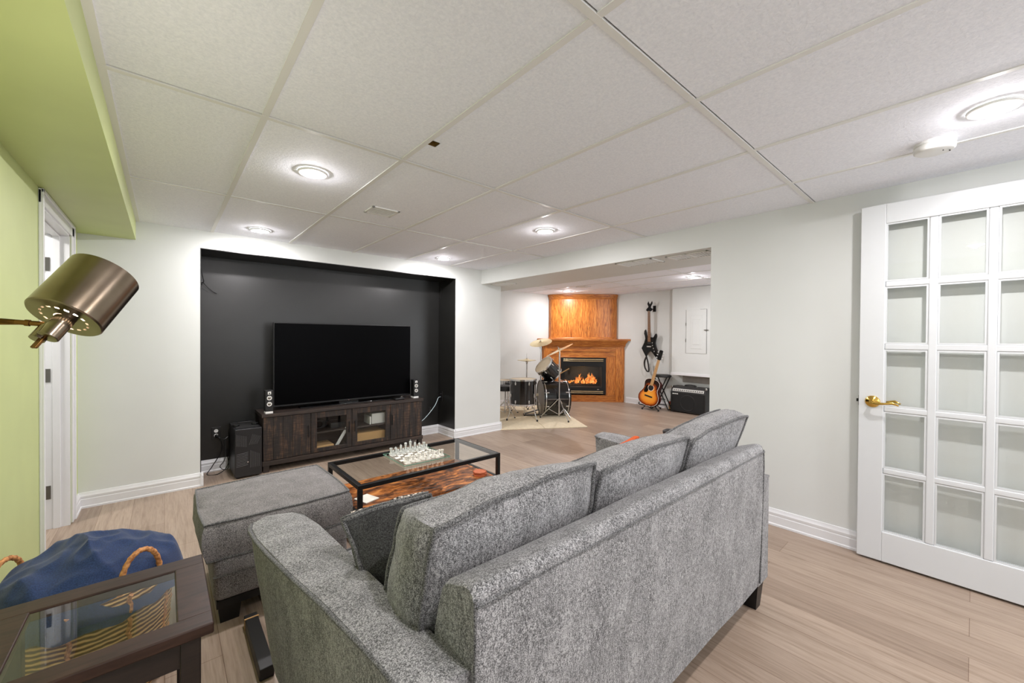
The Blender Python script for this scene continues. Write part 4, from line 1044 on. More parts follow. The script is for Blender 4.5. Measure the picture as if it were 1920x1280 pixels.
bm = new(); add_lathe(bm, [(0.014, 0), (0.014, 0.02), (0.006, 0.03)], 14, align((0.3, -1, -0.2), (0.376, 4.764, 0.338))); obj('plug', bm, 'black_plastic', t)
bm = new(); add_tube(bm, smooth_pts([(0.44, 4.74, 0.30), (0.44, 4.71, 0.12), (0.40, 4.69, 0.055), (0.44, 4.70, 0.012), (0.468, 4.70, 0.05), (0.455, 4.74, 0.2)]), 0.0035, 6)
o = obj('cable', bm, 'black_plastic', None); tag(o, 'second black cable hanging in a tight loop beside the computer tower', 'cable')
t = thing('wall_outlet', 'black wall socket with white receptacles low on the niche wall, left of the computer', 'outlet', (0.376, YN, 0.36))
bm = new(); add_box(bm, 0.341, 0.411, YN - 0.006, YN, 0.302, 0.419, 0.002); obj('plate', bm, 'black_plastic', t)
for z in (0.383, 0.340):
    bm = new(); add_lathe(bm, [(0.0165, 0), (0.0165, 0.002), (0, 0.002)], 20, align((0, -1, 0), (0.376, YN - 0.006, z))); rc = obj('receptacle', bm, 'white_plastic', t)
    bm = new(); add_box(bm, 0.369, 0.371, YN - 0.0088, YN - 0.0078, z - 0.002, z + 0.008); add_box(bm, 0.381, 0.383, YN - 0.0088, YN - 0.0078, z - 0.002, z + 0.008); obj('slots', bm, 'black_plastic', rc)
t = thing('wall_outlet', 'black cable socket plate on the niche\'s right side wall, white cable plugged in', 'outlet', (N1, 4.70, 0.5))
bm = new(); add_box(bm, N1 - 0.011, N1 - 0.006, 4.66, 4.735, 0.44, 0.57, 0.002); obj('plate', bm, 'black_plastic', t)
bm = new(); add_box(bm, N1 - 0.0125, N1 - 0.0105, 4.685, 4.71, 0.535, 0.545); obj('port', bm, 'pc_line', t)
t = thing('wall_outlet', 'black wall socket low on the niche back wall right of the console', 'outlet', (2.70, YN, 0.33))
bm = new(); add_box(bm, 2.66, 2.73, YN - 0.006, YN, 0.25, 0.365, 0.002); obj('plate', bm, 'black_plastic', t)
bm = new(); add_lathe(bm, [(0.011, 0), (0.011, 0.004), (0, 0.004)], 16, align((0, -1, 0), (2.695, YN - 0.006, 0.32))); add_lathe(bm, [(0.006, 0), (0.006, 0.004), (0, 0.004)], 16, align((0, -1, 0), (2.695, YN - 0.006, 0.35))); obj('jack', bm, 'nickel', t)
bm = new(); add_tube(bm, smooth_pts([(2.808, 4.70, 0.497), (2.75, 4.66, 0.49), (2.66, 4.60, 0.40), (2.52, 4.60, 0.26), (2.41, 4.62, 0.19), (2.385, 4.70, 0.17)]), 0.004, 7)
o = obj('cable', bm, 'cable_white', None); tag(o, 'thin white cable sloping from the niche side wall to behind the console', 'cable')
t = thing('wall_bracket', 'small black bracket with stray wires high in the niche\'s left corner', 'bracket', (0.30, 4.70, 1.8))
bm = new(); add_box(bm, 0.24, 0.27, 4.69, 4.75, 1.77, 1.81, 0.004); obj('mount', bm, 'black_plastic', t)
bm = new(); add_tube(bm, smooth_pts([(0.245, 4.60, 1.95), (0.26, 4.62, 1.86), (0.275, 4.66, 1.80), (0.27, 4.70, 1.79)]), 0.003, 6); add_tube(bm, smooth_pts([(0.242, 4.52, 1.70), (0.255, 4.60, 1.755), (0.27, 4.70, 1.79), (0.33, 4.74, 1.73), (0.38, 4.76, 1.70)]), 0.003, 6); obj('wires', bm, 'black_plastic', t)
bm = new(); add_tube(bm, smooth_pts([(N1 - 0.01, 4.72, 1.99), (N1 - 0.012, 4.70, 1.93), (N1 - 0.012, 4.72, 1.80)]), 0.003, 6)
o = obj('cable', bm, 'black_plastic', None); tag(o, 'short black wire end in the niche\'s upper right corner', 'cable')

# ------------------------------------------------------------------ music room: fireplace
fp = thing('fireplace', 'corner gas fireplace with honey oak mantel and curved oak chimney column', 'fireplace', (6.48, 5.24, 0), -PI / 4)
def fbox(name, mat, x0, x1, y0, y1, z0, z1, bev=0.003, parent=None): return boxobj(name, mat, parent or fp, x0, x1, y0, y1, z0, z1, bev, local=True)
bm = new(); add_prism(bm, [(-0.47, 0.03), (-0.47, 0.05), (-0.79, 0.05), (-0.02, 0.85), (0.02, 0.85), (0.79, 0.05), (0.47, 0.05), (0.47, 0.03)], 0.93, 1.14); 
add_prism(bm, [(-0.80, 0.03), (-0.46, 0.03), (-0.46, 0.36), (-0.495, 0.36)], 0.02, 1.0); add_prism(bm, [(0.46, 0.03), (0.80, 0.03), (0.495, 0.36), (0.46, 0.36)], 0.02, 1.0)
obj('surround', bm, 'oak_v', fp, local=True)
for s in (-1, 1):
    a, b = sorted((s * 0.655, s * 0.80))
    fbox('pilaster', 'oak_v', a, b, 0.0, 0.05, 0.015, 1.13)
    a, b = sorted((s * 0.80, s * 0.845))
    bm = new(); add_prism(bm, [(s * 0.80, 0.0), (s * 0.84, 0.036), (s * 0.80, 0.07)], 0.015, 1.13); obj('side_pilaster', bm, 'oak_v', fp, local=True)
    a, b = sorted((s * 0.462, s * 0.655))
    fbox('side_panel', 'oak_v', a, b, 0.016, 0.05, 0.135, 0.93)
    a, b = sorted((s * 0.455, s * 0.480))
    fbox('inner_trim', 'oak_v', a, b, -0.004, 0.03, 0.135, 0.925, 0.006)
fbox('inner_trim', 'oak_h', -0.48, 0.48, -0.004, 0.03, 0.90, 0.925, 0.006)
fbox('lintel', 'oak_h', -0.655, 0.655, 0.012, 0.05, 0.925, 1.02)
fbox('frieze', 'oak_h', -0.655, 0.655, 0.004, 0.05, 1.025, 1.125)
fbox('base_rail', 'oak_h', -0.655, 0.655, 0.008, 0.05, 0.015, 0.135)
fbox('plinth', 'oak_h', -0.82, 0.82, -0.012, 0.045, 0.0, 0.018)
bm = new()
cr = [(0.0, 1.125), (-0.012, 1.135), (-0.016, 1.15), (-0.03, 1.185), (-0.05, 1.22), (-0.058, 1.235), (-0.062, 1.25)]
secs = []
for (d, z) in cr:
    g = -d
    secs.append([(-0.81 - g * 1.2, d, z), (0.81 + g * 1.2, d, z), (0.845 + g * 0.4, 0.02 - g * 0.3, z), (0.74, 0.12, z), (-0.74, 0.12, z), (-0.845 - g * 0.4, 0.02 - g * 0.3, z)])
loft_profile(bm, secs); obj('crown_moulding', bm, 'oak_h', fp, local=True, angle=60)
bm = new(); add_prism(bm, [(-0.93, -0.078), (0.93, -0.078), (0.945, -0.062), (0.03, 0.84), (-0.03, 0.84), (-0.945, -0.062)], 1.25, 1.288, None, 0.006); obj('mantel_shelf', bm, 'oak_h', fp, local=True)
def colprof(g):
    pts = [(-0.70 - g, 0.165 - g * 0.2), (-0.66 - g, 0.10 - g)]
    for i in range(13):
        t_ = -1 + 2 * i / 12; pts.append((t_ * 0.60, 0.055 * t_ * t_ + 0.01 - g))
    return pts + [(0.66 + g, 0.10 - g), (0.70 + g, 0.165 - g * 0.2), (0.02, 0.84), (-0.02, 0.84)]
bm = new(); add_prism(bm, colprof(0), 1.288, CEIL - 0.004); obj('column', bm, 'oak_v', fp, local=True, angle=25)
bm = new()
loft_profile(bm, [[(x, y, z) for x, y in colprof(g)] for g, z in ((0.002, 2.10), (0.01, 2.115), (0.012, 2.14), (0.024, 2.17), (0.026, CEIL - 0.004))]); obj('column_crown', bm, 'oak_h', fp, local=True, angle=60)
bm = new(); loft_profile(bm, [[(x, y, z) for x, y in colprof(g)] for g, z in ((0.012, 1.288), (0.01, 1.31), (0.002, 1.318))]); obj('column_base_trim', bm, 'oak_h', fp, local=True, angle=60)
# metal insert
bm = new()
add_box(bm, -0.462, -0.375, -0.006, 0.03, 0.155, 0.897, 0.004); add_box(bm, 0.375, 0.462, -0.006, 0.03, 0.155, 0.897, 0.004); add_box(bm, -0.38, 0.38, -0.006, 0.03, 0.72, 0.897, 0.004); add_box(bm, -0.38, 0.38, -0.006, 0.03, 0.155, 0.30, 0.004)
ins = obj('insert_frame', bm, 'black_metal', fp, local=True)
for z0, z1 in ((0.855, 0.872), (0.826, 0.838), (0.205, 0.222), (0.176, 0.188)):
    bm = new(); add_box(bm, -0.405, 0.405, -0.016, -0.005, z0, z1, 0.003); obj('brass_bar', bm, 'gold_bar', ins, local=True)
bm = new(); add_box(bm, -0.376, 0.376, 0.34, 0.36, 0.28, 0.74); add_box(bm, -0.39, -0.372, 0.02, 0.36, 0.28, 0.74); add_box(bm, 0.372, 0.39, 0.02, 0.36, 0.28, 0.74); add_box(bm, -0.38, 0.38, 0.02, 0.36, 0.27, 0.30); add_box(bm, -0.38, 0.38, 0.02, 0.36, 0.72, 0.74)
obj('firebox', bm, 'firebox', ins, smooth=False, local=True)
bm = new(); add_box(bm, 0.285, 0.325, -0.0075, -0.0055, 0.250, 0.260); obj('badge', bm, 'chrome', ins, local=True)
bm = new()
for a, b in (((-0.30, 0.14, 0.33), (0.28, 0.18, 0.35)), ((-0.24, 0.24, 0.36), (0.30, 0.26, 0.38)), ((-0.22, 0.12, 0.36), (0.02, 0.26, 0.47)), ((0.05, 0.12, 0.36), (0.24, 0.24, 0.52)), ((-0.05, 0.16, 0.38), (0.14, 0.22, 0.44))):
    P = [Vector(a).lerp(Vector(b), i / 8) + Vector((0, 0, noise.noise(Vector((i * 0.7, a[0] * 9, 0))) * 0.012)) for i in range(9)]; add_tube(bm, P, [0.032 + 0.006 * noise.noise(Vector((i, a[0] * 5, 2))) for i in range(9)], 9)
obj('log_set', bm, 'log', fp, local=True)
bm = new(); rnd = random.Random(3)
for k in range(30):
    x = -0.28 + 0.56 * k / 29 + rnd.uniform(-0.02, 0.02); env = 0.07 + 0.13 * math.exp(-((x + 0.07) / 0.07) ** 2) + 0.20 * math.exp(-((x - 0.17) / 0.10) ** 2)
    h = env * rnd.uniform(0.65, 1.05); y = rnd.uniform(0.09, 0.2); ln = rnd.uniform(-0.03, 0.05); w = rnd.uniform(0.014, 0.026)
    P = [(x + ln * (i / 6) ** 1.5 + 0.008 * math.sin(i * 1.7 + k), y, 0.36 + h * i / 6) for i in range(7)]
    add_tube(bm, P, [w * 0.6, w, w * 1.05, w * 0.8, w * 0.55, w * 0.3, 0.001], 7)
obj('flames', bm, 'flame', fp, local=True)
bm = new(); add_box(bm, -0.376, 0.376, 0.012, 0.015, 0.30, 0.72); obj('glass_front', bm, 'clear_glass', ins, smooth=False, local=True)
fpl = bpy.data.lights.new('fire_light', 'POINT'); fpl.energy = 1.5; fpl.color = (1, 0.5, 0.15); fpl.shadow_soft_size = 0.08
fo = bpy.data.objects.new('fire_light', fpl); COL.objects.link(fo); fo.location = (6.48 + 0.05, 5.24 + 0.05, 0.62)

# ------------------------------------------------------------------ drum kit
DA = math.atan2(-0.519, 0.855)
def mat_rug(i, label):
    bm = new(); w, l = 0.645, 1.9
    add_box(bm, -0.645 * (i + 1) + 0.003, -0.645 * i - 0.003, 0, l, 0.0, 0.012, 0.003)
    o = obj('floor_mat', bm, 'mat_beige', None); o.location = (4.665, 3.68, 0); o.rotation_euler.z = DA
    tag(o, label, 'mat', 'beige mats under the drums')
mat_rug(0, 'cream mat under the bass drum, the right one of two'); mat_rug(1, 'cream mat under the floor tom, the left one of two')
MZ = 0.012
def drum_shell(t, R, z0, z1, heads=(True, True), lugs=6, hoop='chrome', mtx=None, head_mat=('drumhead', 'drumhead'), shell='drum_black', lug_off=0.0, two=True):
    m = mtx or Matrix.Identity(4)
    bm = new(); add_lathe(bm, [(R, z0 + 0.012), (R, z1 - 0.012)], 48, m, cap=False); add_lathe(bm, [(R - 0.008, z0 + 0.012), (R - 0.008, z1 - 0.012)], 48, m, cap=False); obj('shell', bm, shell, t, local=True)
    for z, h, s in ((z0, head_mat[0], -1), (z1, head_mat[1], 1)):
        bm = new(); add_lathe(bm, [(R + 0.003, z - s * 0.016), (R + 0.009, z - s * 0.016), (R + 0.009, z + s * 0.008), (R - 0.002, z + s * 0.008), (R - 0.002, z), (R + 0.003, z - s * 0.002)], 48, m, cap=False); obj('hoop', bm, hoop, t, local=True)
        bm = new(); add_lathe(bm, [(0, z + s * 0.001), (R - 0.001, z), (R + 0.002, z - s * 0.01)], 48, m, cap=False); obj('drumhead', bm, h, t, local=True)
    for k in range(lugs):
        a = 2 * PI * (k + lug_off) / lugs; c, s_ = math.cos(a), math.sin(a)
        ends = ((z0 + 0.055, -1), (z1 - 0.055, 1)) if two else (((z0 + z1) / 2, 0),)
        for z, s in ends:
            bm = new(); mm = m @ Matrix.Translation((R * c, R * s_, z)) @ Matrix.Rotation(a, 4, 'Z')
            add_box(bm, -0.001, 0.016, -0.011, 0.011, -0.024, 0.024, 0.008, 2, mm)
            if s: add_tube(bm, [mm @ Vector((0.009, 0, 0)), m @ Vector(((R + 0.009) * c, (R + 0.009) * s_, (z1 + 0.008) if s > 0 else (z0 - 0.008)))], 0.003, 6)
            obj('lug', bm, 'chrome', t, local=True)
# bass drum lying along the local x axis
bd = thing('bass_drum', 'glossy black bass drum lying on its side in front of the fireplace', 'drum', (4.93, 4.62, MZ), DA, 'drum kit')
BR = 0.285; BMX = Matrix.Translation((0, 0, BR + 0.012)) @ Matrix.Rotation(PI / 2, 4, 'Y')
drum_shell(bd, BR, -0.215, 0.215, lugs=8, hoop='drum_black', mtx=BMX, head_mat=('clear_head', 'black_gloss'), lug_off=0.5)
for s in (-0.19, 0.19):
    bm = new(); add_lathe(bm, [(BR + 0.010, s - 0.006), (BR + 0.012, s), (BR + 0.010, s + 0.006)], 48, BMX, cap=False); obj('hoop_trim', bm, 'chrome', bd, local=True)
bm = new(); add_tube(bm, [(-0.17, -BR - 0.012, BR + 0.02), (0.17, -BR - 0.012, BR + 0.02)], 0.004, 6); obj('tension_rod', bm, 'chrome', bd, local=True)
for s in (-1, 1):
    bm = new(); add_tube(bm, [(0.12, s * 0.24, 0.14), (0.2, s * 0.33, 0.0)], 0.007, 8); obj('spur', bm, 'chrome', bd, local=True)
ft = thing('floor_tom', 'black floor tom on chrome legs at the left of the kit', 'drum', (4.285, 4.665, MZ), DA, 'drum kit')
drum_shell(ft, 0.203, 0.245, 0.635, lugs=6, lug_off=0.75)
for k in range(3):
    a = -PI / 2 + 0.75 + 2 * PI * k / 3; c, s = math.cos(a), math.sin(a)
    bm = new(); add_tube(bm, smooth_pts([(0.222 * c, 0.222 * s, 0.56), (0.222 * c, 0.222 * s, 0.18), (0.235 * c, 0.235 * s, 0.10), (0.27 * c, 0.27 * s, 0.012)]), 0.006, 8); l = obj('leg', bm, 'chrome', ft, local=True)
    bm = new(); add_lathe(bm, [(0.013, 0), (0.014, 0.02), (0.008, 0.03)], 12, Matrix.Translation((0.272 * c, 0.272 * s, 0))); obj('rubber_foot', bm, 'black_plastic', l, local=True)
    bm = new(); add_box(bm, 0.2, 0.232, -0.016, 0.016, 0.36, 0.42, 0.006, 2, Matrix.Rotation(a, 4, 'Z')); obj('leg_bracket', bm, 'chrome', ft, local=True)
rt = thing('rack_tom', 'black rack tom tilted steeply above the bass drum', 'drum', (4.93, 4.72, 0.605), 0, 'drum kit')
up = Vector((0, 0, 1)); rgt = Vector((0.755, -0.655, 0)); tow = Vector((-0.655, -0.755, 0))
nd = (rgt * -0.66 + up * 0.66 + tow * 0.34).normalized()
drum_shell(rt, 0.165, -0.125, 0.135, lugs=6, lug_off=0.3, mtx=align(nd, (-0.01, 0.0, 0.155)))
bm = new(); add_tube(bm, [(0.0, -0.02, -0.03), (-0.01, 0.03, 0.11)], 0.011, 10); add_box(bm, -0.03, 0.03, -0.05, 0.01, -0.026, -0.008, 0.004); obj('tom_mount', bm, 'chrome', rt, local=True)
bm = new(); 
d = (rgt * 0.80 + up * 0.50 + tow * 0.3).normalized()
add_tube(bm, [Vector((0.02, -0.12, 0.05)), Vector((0.02, -0.12, 0.05)) + d * 0.27], 0.009, 8); add_tube(bm, [Vector((0.05, -0.10, 0.05)), Vector((0.05, -0.10, 0.05)) + d * 0.27], 0.009, 8)
o = obj('drumsticks_holder', bm, 'neck_light', rt, local=True); o.name = 'wooden_rods'
def tripod(t, h, spread, feet, braces=True, pole_r=0.011, hub=0.30, top=None):
    bm = new(); add_tube(bm, [(0, 0, 0.05), (0, 0, h)], pole_r, 12); obj('pole', bm, 'chrome', t, local=True)
    bm = new(); add_lathe(bm, [(pole_r + 0.006, 0), (pole_r + 0.006, 0.03)], 14, Matrix.Translation((0, 0, hub))); add_lathe(bm, [(pole_r + 0.005, 0), (pole_r + 0.005, 0.025)], 14, Matrix.Translation((0, 0, min(h * 0.6, 0.62)))); obj('collar', bm, 'chrome', t, local=True)
    for a in feet:
        c, s = math.cos(a), math.sin(a); bm = new()
        add_tube(bm, [(0.014 * c, 0.014 * s, hub + 0.01), (spread * c, spread * s, 0.015)], 0.007, 8)
        if braces: add_tube(bm, [(0.01 * c, 0.01 * s, 0.07), (spread * 0.55 * c, spread * 0.55 * s, 0.015 + (hub - 0.005) * 0.45)], 0.005, 8)
        l = obj('leg', bm, 'chrome', t, local=True)
        bm = new(); add_lathe(bm, [(0.012, 0), (0.014, 0.016), (0.008, 0.026)], 12, Matrix.Translation((spread * c, spread * s, 0))); obj('rubber_foot', bm, 'black_plastic', l, local=True)
def cymbal(t, R, loc, nrm, bell=0.03, name='cymbal'):
    m = align(nrm, loc); bm = new(); add_lathe(bm, [(0, bell), (0.012, bell * 0.98), (0.035, bell * 0.72), (0.045, bell * 0.5), (R * 0.6, bell * 0.26), (R, 0), (R, -0.0018), (R * 0.6, bell * 0.26 - 0.002), (0.045, bell * 0.5 - 0.002), (0, bell - 0.003)], 56, m, cap=False)
    c = obj(name, bm, 'cymbal', t, local=True, angle=50)
    bm = new(); add_lathe(bm, [(0.012, bell), (0.012, bell + 0.012), (0.004, bell + 0.014), (0.004, bell + 0.04), (0, bell + 0.04)], 12, m); obj('wing_nut', bm, 'chrome', t, local=True)
rs = thing('ride_cymbal', 'ride cymbal tilted nearly edge-on, on the chrome tripod in front of the fireplace', 'cymbal', (4.765, 4.335, MZ), 0, 'drum kit')
tripod(rs, 1.085, 0.30, [2.2, -1.9, 0.15]); cymbal(rs, 0.235, (0, 0, 1.095), (up * 0.88 - rgt * 0.44 - tow * 0.02), 0.026)
cs = thing('crash_cymbal', 'pale crash cymbal, the highest one, tipped towards the room', 'cymbal', (5.21, 5.20, MZ), 0, 'drum kit')
tripod(cs, 1.185, 0.28, [0.9, 3.0, 5.1]); cymbal(cs, 0.205, (0, 0, 1.20), (up * 0.93 - rgt * 0.2 + tow * 0.30), 0.03)
hs = thing('hi_hat', 'hi-hat cymbal pair on a thin stand behind the floor tom', 'cymbal', (4.85, 5.19, 0.0), 0, 'drum kit')
tripod(hs, 0.90, 0.26, [0.4, 2.5, 4.6])
cymbal(hs, 0.165, (0, 0, 0.905), up, 0.028); m = align(-up, (0, 0, 0.900))
bm = new(); add_lathe(bm, [(0, 0.028), (0.04, 0.018), (0.165, 0), (0.165, -0.001), (0.04, 0.016), (0, 0.026)], 48, m, cap=False); obj('lower_cymbal', bm, 'cymbal', hs, local=True)
bm = new(); add_tube(bm, [(0, 0, 0.9), (0, 0, 1.02)], 0.003, 8); add_lathe(bm, [(0.018, 0), (0.018, 0.02), (0.01, 0.05)], 14, align(-up, (0, 0, 0.88))); obj('pull_rod', bm, 'chrome', hs, local=True)
th = thing('drum_throne', 'round black drum stool partly hidden by the wall end', 'stool', (4.255, 5.07, 0), 0, 'drum kit')
bm = new(); add_lathe(bm, [(0, 0.43), (0.15, 0.43), (0.162, 0.44), (0.162, 0.495), (0.15, 0.51), (0, 0.515)], 40, cap=False); obj('seat', bm, 'black_leather', th, local=True)
tripod(th, 0.43, 0.25, [0.5, 2.6, 4.7], pole_r=0.013, hub=0.24)
pd = thing('bass_drum_pedal', 'black bass drum foot pedal on the mat at the bass drum\'s left side', 'pedal', (4.62, 4.81, MZ), DA, 'drum kit')
bm = new(); add_box(bm, -0.14, 0.16, -0.035, 0.035, 0.004, 0.014, 0.003); obj('base_plate', bm, 'black_metal', pd, local=True)
bm = new(); add_box(bm, -0.15, 0.12, -0.03, 0.03, -0.004, 0.006, 0.003, 2, Matrix.Translation((0, 0, 0.06)) @ Matrix.Rotation(-0.25, 4, 'Y')); obj('footboard', bm, 'black_metal', pd, local=True)
bm = new(); 
for s in (-1, 1): add_tube(bm, [(0.13, s * 0.05, 0.01), (0.13, s * 0.05, 0.19)], 0.007, 8)
add_tube(bm, [(0.13, -0.05, 0.185), (0.13, 0.05, 0.185)], 0.006, 8); add_tube(bm, [(0.13, 0, 0.185), (0.09, 0, 0.33)], 0.004, 8); obj('beater_frame', bm, 'chrome', pd, local=True)
bm = new(); add_lathe(bm, [(0, -0.022), (0.02, -0.018), (0.024, 0), (0.02, 0.018), (0, 0.022)], 16, align((1, 0, 0), (0.09, 0, 0.34)), cap=False); obj('beater', bm, 'mat_beige', pd, local=True)
sn = thing('snare_drum', 'snare drum on a low chrome basket stand, mostly hidden behind the floor tom', 'drum', (4.56, 5.36, 0.0), 0.4, 'drum kit')
tripod(sn, 0.40, 0.24, [0.2, 2.3, 4.4], hub=0.2)
drum_shell(sn, 0.17, 0.42, 0.55, lugs=8, shell='chrome')
bm = new()
for k in range(3):
    a = 2 * PI * k / 3; add_tube(bm, [(0, 0, 0.40), (0.18 * math.cos(a), 0.18 * math.sin(a), 0.408), (0.19 * math.cos(a), 0.19 * math.sin(a), 0.45)], 0.006, 8)
obj('basket_arms', bm, 'chrome', sn, local=True)

# ------------------------------------------------------------------ guitars, stool, amplifier, wall cabinet
eg = thing('electric_guitar', 'black spiky electric guitar hanging on the white wall by the fireplace', 'guitar', (7.03, 4.07, 0.92))
GM = Matrix(((0, 0, -1, 7.045), (1, 0, 0, 0), (0, 1, 0, 0), (0, 0, 0, 1)))    # (y, z, out of wall) -> world
body = [(4.158, 1.475), (4.178, 1.45), (4.186, 1.39), (4.160, 1.355), (4.150, 1.30), (4.172, 1.22), (4.237, 1.116), (4.18, 1.02), (4.140, 0.946), (4.112, 1.01), (4.085, 1.055), (4.049, 1.074), (4.010, 1.05), (3.96, 0.98), (3.918, 0.925), (3.895, 0.985), (3.90, 1.06), (3.94, 1.15), (3.964, 1.215), (3.955, 1.27), (3.925, 1.33), (3.925, 1.37), (3.94, 1.397), (3.965, 1.37), (3.985, 1.32), (4.02, 1.315), (4.045, 1.33), (4.095, 1.33), (4.125, 1.335), (4.14, 1.36), (4.135, 1.41)]
bm = new(); add_prism(bm, [(y, z) for y, z in body], 0.0, 0.042, GM, 0.006); obj('body', bm, 'black_gloss', eg, angle=40)
bm = new(); add_prism(bm, [(4.04, 1.24), (4.098, 1.24), (4.103, 1.83), (4.058, 1.83)], 0.036, 0.055, GM, 0.003); nk = obj('neck', bm, 'neck_wood', eg)
bm = new()
for k in range(20):
    z = 1.30 + 0.52 * (1 - 2 ** (-k / 9)) / (1 - 2 ** (-19 / 9)); add_prism(bm, [(4.046, z), (4.098, z), (4.098, z + 0.002), (4.046, z + 0.002)], 0.0555, 0.057, GM)
obj('frets', bm, 'nickel', nk)
bm = new(); add_prism(bm, [(4.056, 1.815), (4.104, 1.815), (4.14, 1.845), (4.125, 1.875), (4.085, 1.905), (4.098, 1.94), (4.115, 1.965), (4.092, 2.015), (4.088, 1.985), (4.072, 1.955), (4.05, 1.955), (4.036, 1.985), (4.018, 2.015), (4.008, 1.97), (4.04, 1.925), (4.05, 1.89), (4.015, 1.87), (4.02, 1.835)], 0.038, 0.054, GM, 0.003); obj('headstock', bm, 'black_gloss', eg)
for (z, h) in ((1.262, 0.03), (1.20, 0.03)):
    bm = new(); add_prism(bm, [(4.035, z), (4.105, z), (4.105, z + h), (4.035, z + h)], 0.04, 0.05, GM, 0.002); obj('pickup', bm, 'pc_black', eg)
bm = new(); add_prism(bm, [(4.025, 1.135), (4.115, 1.135), (4.115, 1.16), (4.025, 1.16)], 0.041, 0.055, GM, 0.003); obj('bridge', bm, 'chrome', eg)
for y, z in ((3.995, 1.17), (3.975, 1.115), (3.958, 1.06), (4.0, 1.22)):
    bm = new(); add_lathe(bm, [(0.012, 0), (0.011, 0.014), (0, 0.015)], 14, GM @ Matrix.Translation((y, z, 0.042))); obj('knob', bm, 'chrome', eg)
bm = new()
for s in (0, 1):
    pts = smooth_pts([(7.01, 4.13, 0.96), (7.005, 4.165 + s * 0.004, 0.86), (7.0, 4.16, 0.76), (6.995, 4.12, 0.69), (7.0, 4.085, 0.665), (7.005, 4.075, 0.72), (7.01, 4.10, 0.85), (7.01, 4.13, 0.95)], 6)
    add_tube(bm, [p + Vector((0.004 * s, 0.016 * s - 0.008, 0)) for p in pts], 0.009, 6)
obj('strap', bm, 'black_leather', eg)
wh = thing('guitar_hanger', 'black wall hook holding the electric guitar by its headstock', 'hook', (FX, 4.03, 1.86))
bm = new(); add_box(bm, FX - 0.012, FX, 3.985, 4.045, 1.815, 1.93, 0.003); add_tube(bm, [(FX - 0.01, 4.02, 1.86), (FX - 0.06, 4.02, 1.862)], 0.007, 8)
add_tube(bm, [(FX - 0.095, 4.11, 1.87), (FX - 0.06, 4.11, 1.86), (FX - 0.06, 4.02, 1.855), (FX - 0.095, 4.02, 1.87)], 0.006, 8); obj('hook_bracket', bm, 'black_metal', wh)

# acoustic guitar: x across, z up, y depth (front at -y)
AGZ = Vector((0.16, -0.215, 1.0)).normalized()
AGF = Vector((-1.0, -0.04, 0.15)); AGF = (AGF - AGZ * AGF.dot(AGZ)).normalized()
AGX = AGZ.cross(AGF) * -1
AGM = Matrix.Translation((6.70, 3.925, 0.072)) @ Matrix(((AGX.x, -AGF.x, AGZ.x, 0), (AGX.y, -AGF.y, AGZ.y, 0), (AGX.z, -AGF.z, AGZ.z, 0), (0, 0, 0, 1)))
ag = thing('acoustic_guitar', 'sunburst acoustic guitar leaning in a floor stand before the black stool', 'guitar', (6.70, 3.925, 0.05))
def ghalf(z):
    P = [(0, 0.0), (0.012, 0.09), (0.04, 0.155), (0.09, 0.192), (0.145, 0.203), (0.20, 0.192), (0.25, 0.160), (0.29, 0.139), (0.325, 0.134), (0.36, 0.140), (0.41, 0.150), (0.45, 0.140), (0.48, 0.108), (0.496, 0.06), (0.5, 0.0)]
    for (a, ra), (b, rb) in zip(P, P[1:]):
        if a <= z <= b: return ra + (rb - ra) * (z - a) / (b - a)
    return 0
zs = [0, 0.003, 0.007, 0.012, 0.02, 0.03] + [0.04 + 0.41 * i / 26 for i in range(27)] + [0.46, 0.47, 0.48, 0.488, 0.494, 0.498, 0.5]
out = [(ghalf(z), z) for z in zs]; out = out + [(-x, z) for x, z in out[::-1][1:-1]]
FY_, BY_ = -0.05, 0.055
def gface(scale_rings, y):
    bm = new(); n = len(out); rings = []
    lay = bm.verts.layers.float.new('burst')
    cz = 0.20
    for s in scale_rings:
        rg = [bm.verts.new((x * s, y, cz + (z - cz) * s)) for x, z in out]
        for v, (x, z) in zip(rg, out):
            dark = s ** 2.0 * (0.95 if z < 0.3 else 1.0) + (0.45 if z > 0.36 else 0) * s
            v[lay] = min(1.0, dark)
        rings.append(rg)
    for A, B in zip(rings, rings[1:]):
        for i in range(n): bm.faces.new((A[i], A[(i + 1) % n], B[(i + 1) % n], B[i]))
    bm.faces.new(rings[0])
    return bm
bm = gface([0.12, 0.3, 0.5, 0.65, 0.78, 0.88, 0.95, 0.985], FY_ - 0.001); bm.transform(AGM); obj('soundboard', bm, 'sunburst', ag, angle=80)
bm = new(); A = [bm.verts.new((x, FY_, z)) for x, z in out]; B = [bm.verts.new((x, BY_, z)) for x, z in out]; n = len(out)
for i in range(n): bm.faces.new((A[i], A[(i + 1) % n], B[(i + 1) % n], B[i]))
bm.faces.new(B); bm.faces.new(A); bm.transform(AGM); obj('body', bm, 'guitar_side', ag, angle=50)
bm = new(); add_tube(bm, [(x, FY_, z) for x, z in out[::1]], 0.0035, 6, closed=True); bm.transform(AGM); obj('binding', bm, 'paper', ag)
bm = new(); add_lathe(bm, [(0, 0.002), (0.05, 0.002), (0.05, 0)], 28, AGM @ align((0, -1, 0), (0, FY_ - 0.0005, 0.335))); sh_ = obj('sound_hole', bm, 'black_plastic', ag)
bm = new(); add_lathe(bm, [(0.053, 0), (0.053, 0.0022), (0.06, 0.0022), (0.06, 0)], 28, AGM @ align((0, -1, 0), (0, FY_ - 0.0005, 0.335)), cap=False); obj('rosette', bm, 'paper', ag)
